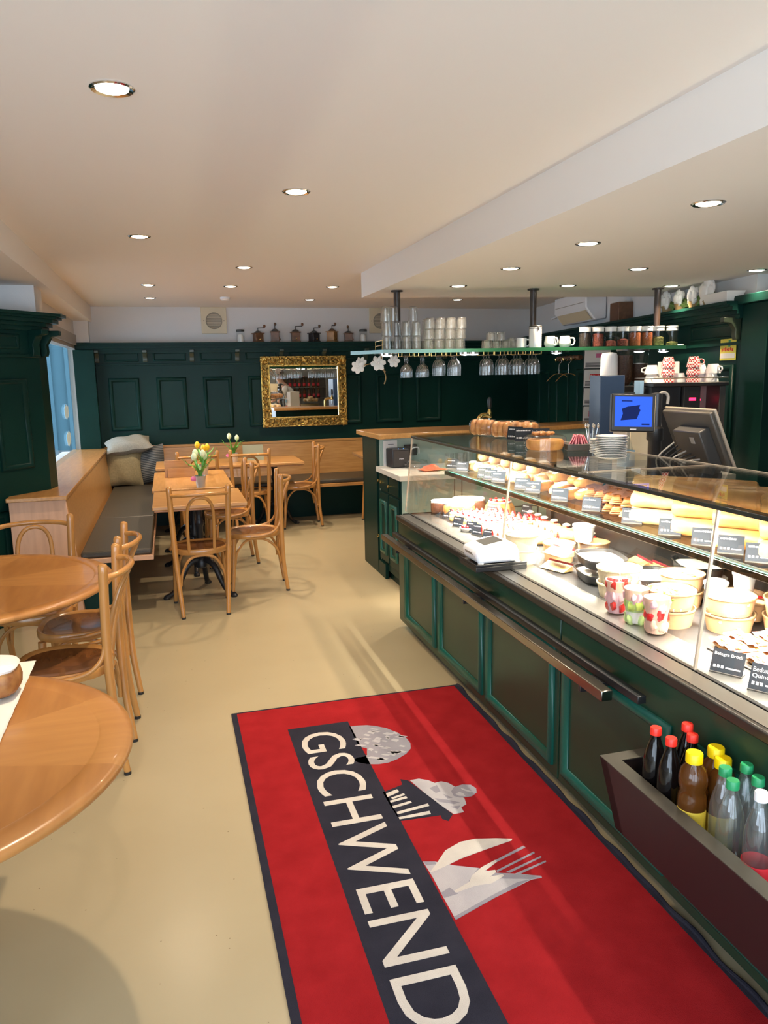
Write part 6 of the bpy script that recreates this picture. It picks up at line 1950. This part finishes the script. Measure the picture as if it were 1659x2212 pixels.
def Z1(pts, k=5.184, ox=600, oy=1560): return [(ox + x / k, oy + y / k) for x, y in pts]
def Z2(pts, k=4.366, ox=820, oy=1640): return [(ox + x / k, oy + y / k) for x, y in pts]


moon = Z1([(800, 65), (900, 55), (1000, 50), (1100, 60), (1220, 85), (1340, 135), (1440, 195), (1485, 250), (1490, 310), (1440, 370), (1340, 430), (1240, 470), (1130, 488), (1000, 488), (900, 470), (855, 440), (890, 415), (975, 402), (1000, 385), (1000, 310), (905, 290)])
flat('round_loaf_motif', [moon], M['rugg'])
rr = random.Random(2); mb = []
for k in range(60):
    cx, cy = rr.uniform(870, 1420), rr.uniform(80, 460)
    if ((cx - 1150) / 310) ** 2 + ((cy - 265) / 190) ** 2 > .85 or (cx < 1010 and 290 < cy < 410): continue
    w, h = rr.uniform(20, 75), rr.uniform(8, 20); mb.append(Z1([(cx - w, cy), (cx - w * .3, cy - h), (cx + w, cy - h * .2), (cx + w * .4, cy + h)]))
flat('loaf_highlights', mb, M['rugl'], zt + .0004)
flat('cupcake_case', [Z2([(30, 330), (215, 255), (195, 205), (265, 215), (690, 535), (650, 600), (590, 580), (575, 545), (195, 600), (110, 470)])], M['rugn'])
flat('cupcake_stripes', [Z2([(60, 340), (165, 300), (185, 325), (75, 375)]), Z2([(110, 380), (230, 338), (240, 355), (120, 395)]), Z2([(95, 410), (250, 365), (262, 385), (105, 428)]), Z2([(120, 460), (290, 410), (305, 428), (130, 482)]), Z2([(160, 515), (455, 435), (470, 458), (170, 538)]), Z2([(178, 565), (470, 505), (485, 535), (188, 585)])], M['rugc'], zt + .0004)
flat('cupcake_cream', [Z2([(285, 215), (370, 200), (460, 215), (520, 240), (580, 225), (650, 240), (710, 275), (720, 350), (800, 385), (818, 440), (770, 470), (795, 515), (700, 535), (560, 440), (420, 330)])], M['rugl'])
flat('cupcake_shading', [Z2([(470, 290), (540, 260), (575, 320), (530, 335)]), Z2([(520, 385), (640, 400), (760, 425), (700, 440), (560, 420)]), Z2([(600, 345), (690, 380), (640, 390)]), Z2([(670, 465), (760, 455), (740, 490)])], M['rugg'], zt + .0004)
flat('cupcake_fruit', [Z2([(675, 320), (700, 280), (780, 255), (860, 258), (910, 290), (915, 330), (870, 365), (760, 380), (700, 365)])], M['rugg'], zt + .0003)
flat('cupcake_glint', [Z2([(760, 285), (880, 325), (850, 330), (780, 305)]), Z2([(715, 345), (750, 325), (790, 340), (810, 365), (750, 362)])], M['rugl'], zt + .0006)
flat('napkin_motif', [Z2([(410, 985), (520, 985), (700, 1020), (930, 1045), (1080, 1090), (1300, 1100), (1525, 1120), (1530, 1135), (1430, 1155), (1100, 1320), (720, 1535), (600, 1320), (500, 1130)])], M['rugl'])
flat('napkin_shadow', [Z2([(410, 985), (520, 985), (540, 1010), (440, 1020)]), Z2([(930, 1045), (1080, 1090), (1525, 1120), (1530, 1135), (1430, 1150), (1130, 1145), (880, 1190), (840, 1170)]), Z2([(1430, 1150), (1100, 1320), (720, 1535), (700, 1510), (1050, 1310), (1300, 1180)]), Z2([(580, 1280), (660, 1230), (740, 1290), (610, 1330)])], M['rugg'], zt + .0004)
flat('knife_motif', [Z2([(475, 1085), (540, 1000), (620, 880), (760, 800), (900, 770), (1100, 765), (1250, 770), (1245, 785), (1000, 870), (760, 960), (640, 1020), (520, 1075)])], M['rugc'], zt + .0007)
flat('fork_motif', [Z2([(700, 1265), (810, 1200), (845, 1180), (870, 1120), (960, 1040), (1090, 970), (1110, 985), (985, 1080), (1090, 1065), (1100, 1085), (1040, 1130), (1160, 1105), (1175, 1120), (1060, 1190), (900, 1215), (720, 1280)])], M['rugc'], zt + .0008)
flat('fork_tines', [Z2([(1085, 975), (1355, 835), (1375, 850), (1110, 985)]), Z2([(1100, 1070), (1455, 890), (1462, 905), (1110, 1085)]), Z2([(1190, 1085), (1520, 932), (1526, 945), (1230, 1090)]), Z2([(1280, 1098), (1565, 975), (1570, 988), (1330, 1100)])], M['rugg'], zt + .0005)

# ---------------------------------------------------------------- staff side near the viewer: outside the view, seen in the gilt mirror
struct('wall_staff_side', MB().box(2.35, 5.4, -.32, -.25, 0, CEIL), pm('staff_wall_paint', (.34, .33, .29), .6))
ws = thing('bottle_shelf', 'wall shelf unit behind the counter, reflected in the gilt mirror', 'shelf', (3.0, -.12, 0))
for z in (1.14, 1.40, 1.66): MB().box(-.45, .75, -.13, .10, z - .012, z).build('shelf_board', M['grey'], ws, bevel=.002)
for x in (-.45, .74): MB().box(x, x + .015, -.13, .10, .9, 1.8).build('side_board', M['grey'], ws)
MB().box(-.5, .8, -.13, .35, .86, .90).build('worktop', M['marble'], ws, bevel=.003)
MB().box(-.48, .78, -.13, .33, 0, .86).build('cupboard', M['green2'], ws)
first = None
for z, n in ((1.1405, 9), (1.4005, 9)):
    for k in range(n):
        p = (2.64 + .115 * k, -.10, z)
        if first is None:
            b0 = bottle('sauce bottle with red cap on the shelf reflected in the gilt mirror', p, 'tea', 'redcap', 'red', False, 'bottles on the reflected shelf'); first = b0
        else: dup(b0, p)
MB().blob((0, 0, .08), (.26, .16, .08), .7, 18, 8, .05, flat_bottom=-.08)
bk = thing('bread_basket', 'basket heaped with round rolls, reflected in the gilt mirror', 'basket', (3.30, .12, .9005))
MB().lathe([(.18, 0), (.23, .10), (.235, .105), (.22, .10), (.17, .01), (0, .01)], 24).build('basket', M['twig'], bk)
for k in range(12):
    a = k * 2.4; r = .055 * math.sqrt(k % 9); z = .10 + .05 * (k // 9)
    tag(MB().blob((0, 0, .0), (.055, .05, .042), .9, 14, 8, .03).build('bread_roll', M['bun'], loc=(3.30 + math.cos(a) * r, .12 + math.sin(a) * r, 1.0 + z)), 'round bread roll heaped in the basket reflected in the mirror', 'bread roll', 'rolls in the reflected basket')


def skin_body(name, mat, verts, edges, radii, parent, sub=2, root=0):
    me = bpy.data.meshes.new(name); me.from_pydata(verts, edges, []); me.materials.append(mat)
    o = bpy.data.objects.new(name, me); COL.objects.link(o)
    if parent is not None: o.parent = parent
    sk = o.modifiers.new('skin', 'SKIN'); sk.use_smooth_shade = True
    for v, r in zip(me.skin_vertices[0].data, radii): v.radius = r if isinstance(r, tuple) else (r, r)
    me.skin_vertices[0].data[root].use_root = True
    ss = o.modifiers.new('smooth', 'SUBSURF'); ss.levels = sub; ss.render_levels = sub
    return o


pe = thing('person', 'person in white shirt and red apron leaning over the counter from the staff side', 'person', (2.68, 1.60, 0))
skinm = pm('skin', (.62, .36, .25), .5)
# leaning towards the display case (-x); joints in metres
V = [(0, 0, .96), (-.04, 0, 1.10), (-.14, 0, 1.30), (-.21, 0, 1.42), (-.26, 0, 1.52), (-.29, 0, 1.60), (-.31, 0, 1.69),
     (-.19, .17, 1.41), (-.30, .20, 1.20), (-.40, .14, 1.06), (-.45, .12, 1.03),
     (-.19, -.17, 1.41), (-.32, -.20, 1.22), (-.44, -.15, 1.13), (-.49, -.13, 1.11),
     (.01, .10, .86), (-.01, .11, .48), (.02, .11, .08), (-.10, .12, .04),
     (.01, -.10, .86), (.03, -.11, .48), (.06, -.11, .08), (-.06, -.12, .04)]
E_ = [(0, 1), (1, 2), (2, 3), (3, 4), (4, 5), (5, 6), (3, 7), (7, 8), (8, 9), (9, 10), (3, 11), (11, 12), (12, 13), (13, 14), (0, 15), (15, 16), (16, 17), (17, 18), (0, 19), (19, 20), (20, 21), (21, 22)]
Rr = [(.13, .15), (.11, .13), (.12, .16), (.09, .12), .055, (.075, .085), (.085, .095), .055, .042, .030, .030, .055, .042, .030, .030, .085, .058, .042, .035, .085, .058, .042, .035]
skin_body('body', skinm, V, E_, Rr, pe)
for (w, d) in ((Vector((-.45, .12, 1.03)), Vector((-1, -.1, -.35))), (Vector((-.49, -.13, 1.11)), Vector((-1, .1, -.2)))):
    d = d.normalized(); s_ = d.cross(Vector((0, 0, 1))).normalized()
    for k in range(5):
        o_ = (k - 1.5) * .019 if k < 4 else -.045; l_ = (.075, .085, .08, .065, .05)[k]
        p0 = w + s_ * o_ * .7 + d * (.02 if k < 4 else -.01); p1 = p0 + d * l_ * .5 + s_ * (o_ * .2); p2 = p0 + d * l_ * .9 + Vector((0, 0, -.02))
        skin_body('finger' if k < 4 else 'thumb', skinm, [p0, p1, p2], [(0, 1), (1, 2)], [.0095, .009, .0075], pe, 1)
sh_ = [(.0, 0, .94), (-.04, 0, 1.10), (-.14, 0, 1.30), (-.21, 0, 1.43), (-.19, .17, 1.42), (-.29, .20, 1.22), (-.19, -.17, 1.42), (-.31, -.20, 1.24)]
skin_body('shirt', pm('white_shirt', (.82, .80, .76), .8), sh_, [(0, 1), (1, 2), (2, 3), (3, 4), (4, 5), (3, 6), (6, 7)], [(.145, .165), (.125, .145), (.135, .175), (.105, .13), .07, .06, .07, .06], pe)
skin_body('trousers', pm('dark_trousers', (.03, .03, .035), .8), [(0, 0, .95), (.01, .10, .84), (-.01, .11, .48), (.02, .11, .10), (.01, -.10, .84), (.03, -.11, .48), (.06, -.11, .10)], [(0, 1), (1, 2), (2, 3), (0, 4), (4, 5), (5, 6)], [(.135, .155), .10, .072, .058, .10, .072, .058], pe)
skin_body('apron', pm('red_apron', (.70, .03, .02), .7), [(-.03, 0, 1.12), (-.01, 0, .88), (-.03, 0, .60)], [(0, 1), (1, 2)], [(.165, .195), (.18, .21), (.18, .22)], pe)
MB().tube(spline([(-.03, -.12, 1.12), (-.17, -.13, 1.42), (-.27, -.05, 1.50), (-.27, .05, 1.50), (-.17, .13, 1.42), (-.03, .12, 1.12)], 5), .016, 8).build('apron_strap', M['blackp'], pe)
MB().blob((-.285, 0, 1.735), (.098, .095, .088), 1, 18, 10, .03).blob((-.24, 0, 1.67), (.06, .085, .09), 1, 16, 9, .03).build('hair', pm('brown_hair', (.09, .05, .03), .6), pe)
MB().blob((-.398, 0, 1.675), (.016, .011, .020), 1, 8, 6).build('nose', skinm, pe)
for s in (-1, 1):
    MB().blob((-.388, .032 * s, 1.70), (.008, .012, .007), 1, 8, 6).build('eye', M['ink'], pe)
    MB().blob((-.30, .088 * s, 1.69), (.016, .008, .026), 1, 8, 6).build('ear', skinm, pe)
MB().blob((-.383, 0, 1.632), (.008, .022, .006), 1, 8, 6).build('mouth', M['ham'], pe)
# ---------------------------------------------------------------- light
for i, (x, y, z, pw) in enumerate(SPOTS):
    l = bpy.data.lights.new('spot_beam', 'SPOT'); l.energy = pw * SPOTK; l.color = (1.0, .78, .55) if z > 1.9 else (.95, .97, 1.0)
    l.spot_size = math.radians(112); l.spot_blend = .75; l.shadow_soft_size = .025
    o = bpy.data.objects.new('spot_beam', l); COL.objects.link(o); o.location = (x, y, z - .012)
# lamps inside the display counter: they sit in the two LED strips
def case_lamp(x, z, y0, y1, en, tilt, SPR=120):
    n = 3
    for k in range(n):
        a = y0 + (y1 - y0) * (k + .5) / n
        l = bpy.data.lights.new('case_lamp', 'AREA'); l.shape = 'RECTANGLE'; l.size = .018; l.size_y = (y1 - y0) / n * .98; l.spread = math.radians(SPR); l.energy = en / n; l.color = (1.0, .89, .73)
        o = bpy.data.objects.new('case_lamp', l); COL.objects.link(o); o.location = (x, a, z); o.rotation_euler = (0, tilt, 0)
case_lamp(XG + .018, 1.2215, YN, YE - .1, CASE, -.45)
case_lamp(1.728, 1.002, YN, YE - .1, CASE, -.1)
w = bpy.data.worlds.new('daylight'); SC.world = w; w.use_nodes = True
bg = w.node_tree.nodes['Background']; bg.inputs['Color'].default_value = (.70, .84, 1.0, 1); bg.inputs['Strength'].default_value = DAY

# daylight portals in the real window openings
def portal(loc, rot, sx, sy):
    l = bpy.data.lights.new('window_portal', 'AREA'); l.shape = 'RECTANGLE'; l.size = sx; l.size_y = sy; l.cycles.is_portal = True
    o = bpy.data.objects.new('window_portal', l); COL.objects.link(o); o.location = loc; o.rotation_euler = rot
portal((-2.62, -.9, 1.3), (0, -PI / 2, 0), 1.6, 2.2)
portal((.0, -2.22, 1.1), (PI / 2, 0, 0), 5.2, 2.2)

cam = bpy.data.cameras.new('camera'); co = bpy.data.objects.new('camera', cam); COL.objects.link(co)
cam.sensor_fit = 'HORIZONTAL'; cam.sensor_width = 36.0; cam.lens = 36.0 * FOC / W_; cam.clip_start = .05; cam.clip_end = 60
mt = Matrix(((RW[0][0], -RW[0][1], -RW[0][2], 0), (RW[1][0], -RW[1][1], -RW[1][2], 0), (RW[2][0], -RW[2][1], -RW[2][2], HC), (0, 0, 0, 1)))
co.matrix_world = mt
SC.camera = co
SC.view_settings.view_transform = 'Standard'; SC.view_settings.look = 'None'; SC.view_settings.gamma = 1.0
SC.view_settings.use_curve_mapping = False
SC.view_settings.exposure = EXPO
SC.cycles.max_bounces = 10; SC.cycles.diffuse_bounces = 5; SC.cycles.glossy_bounces = 5; SC.cycles.transparent_max_bounces = 40
SC.cycles.sample_clamp_indirect = 3.0
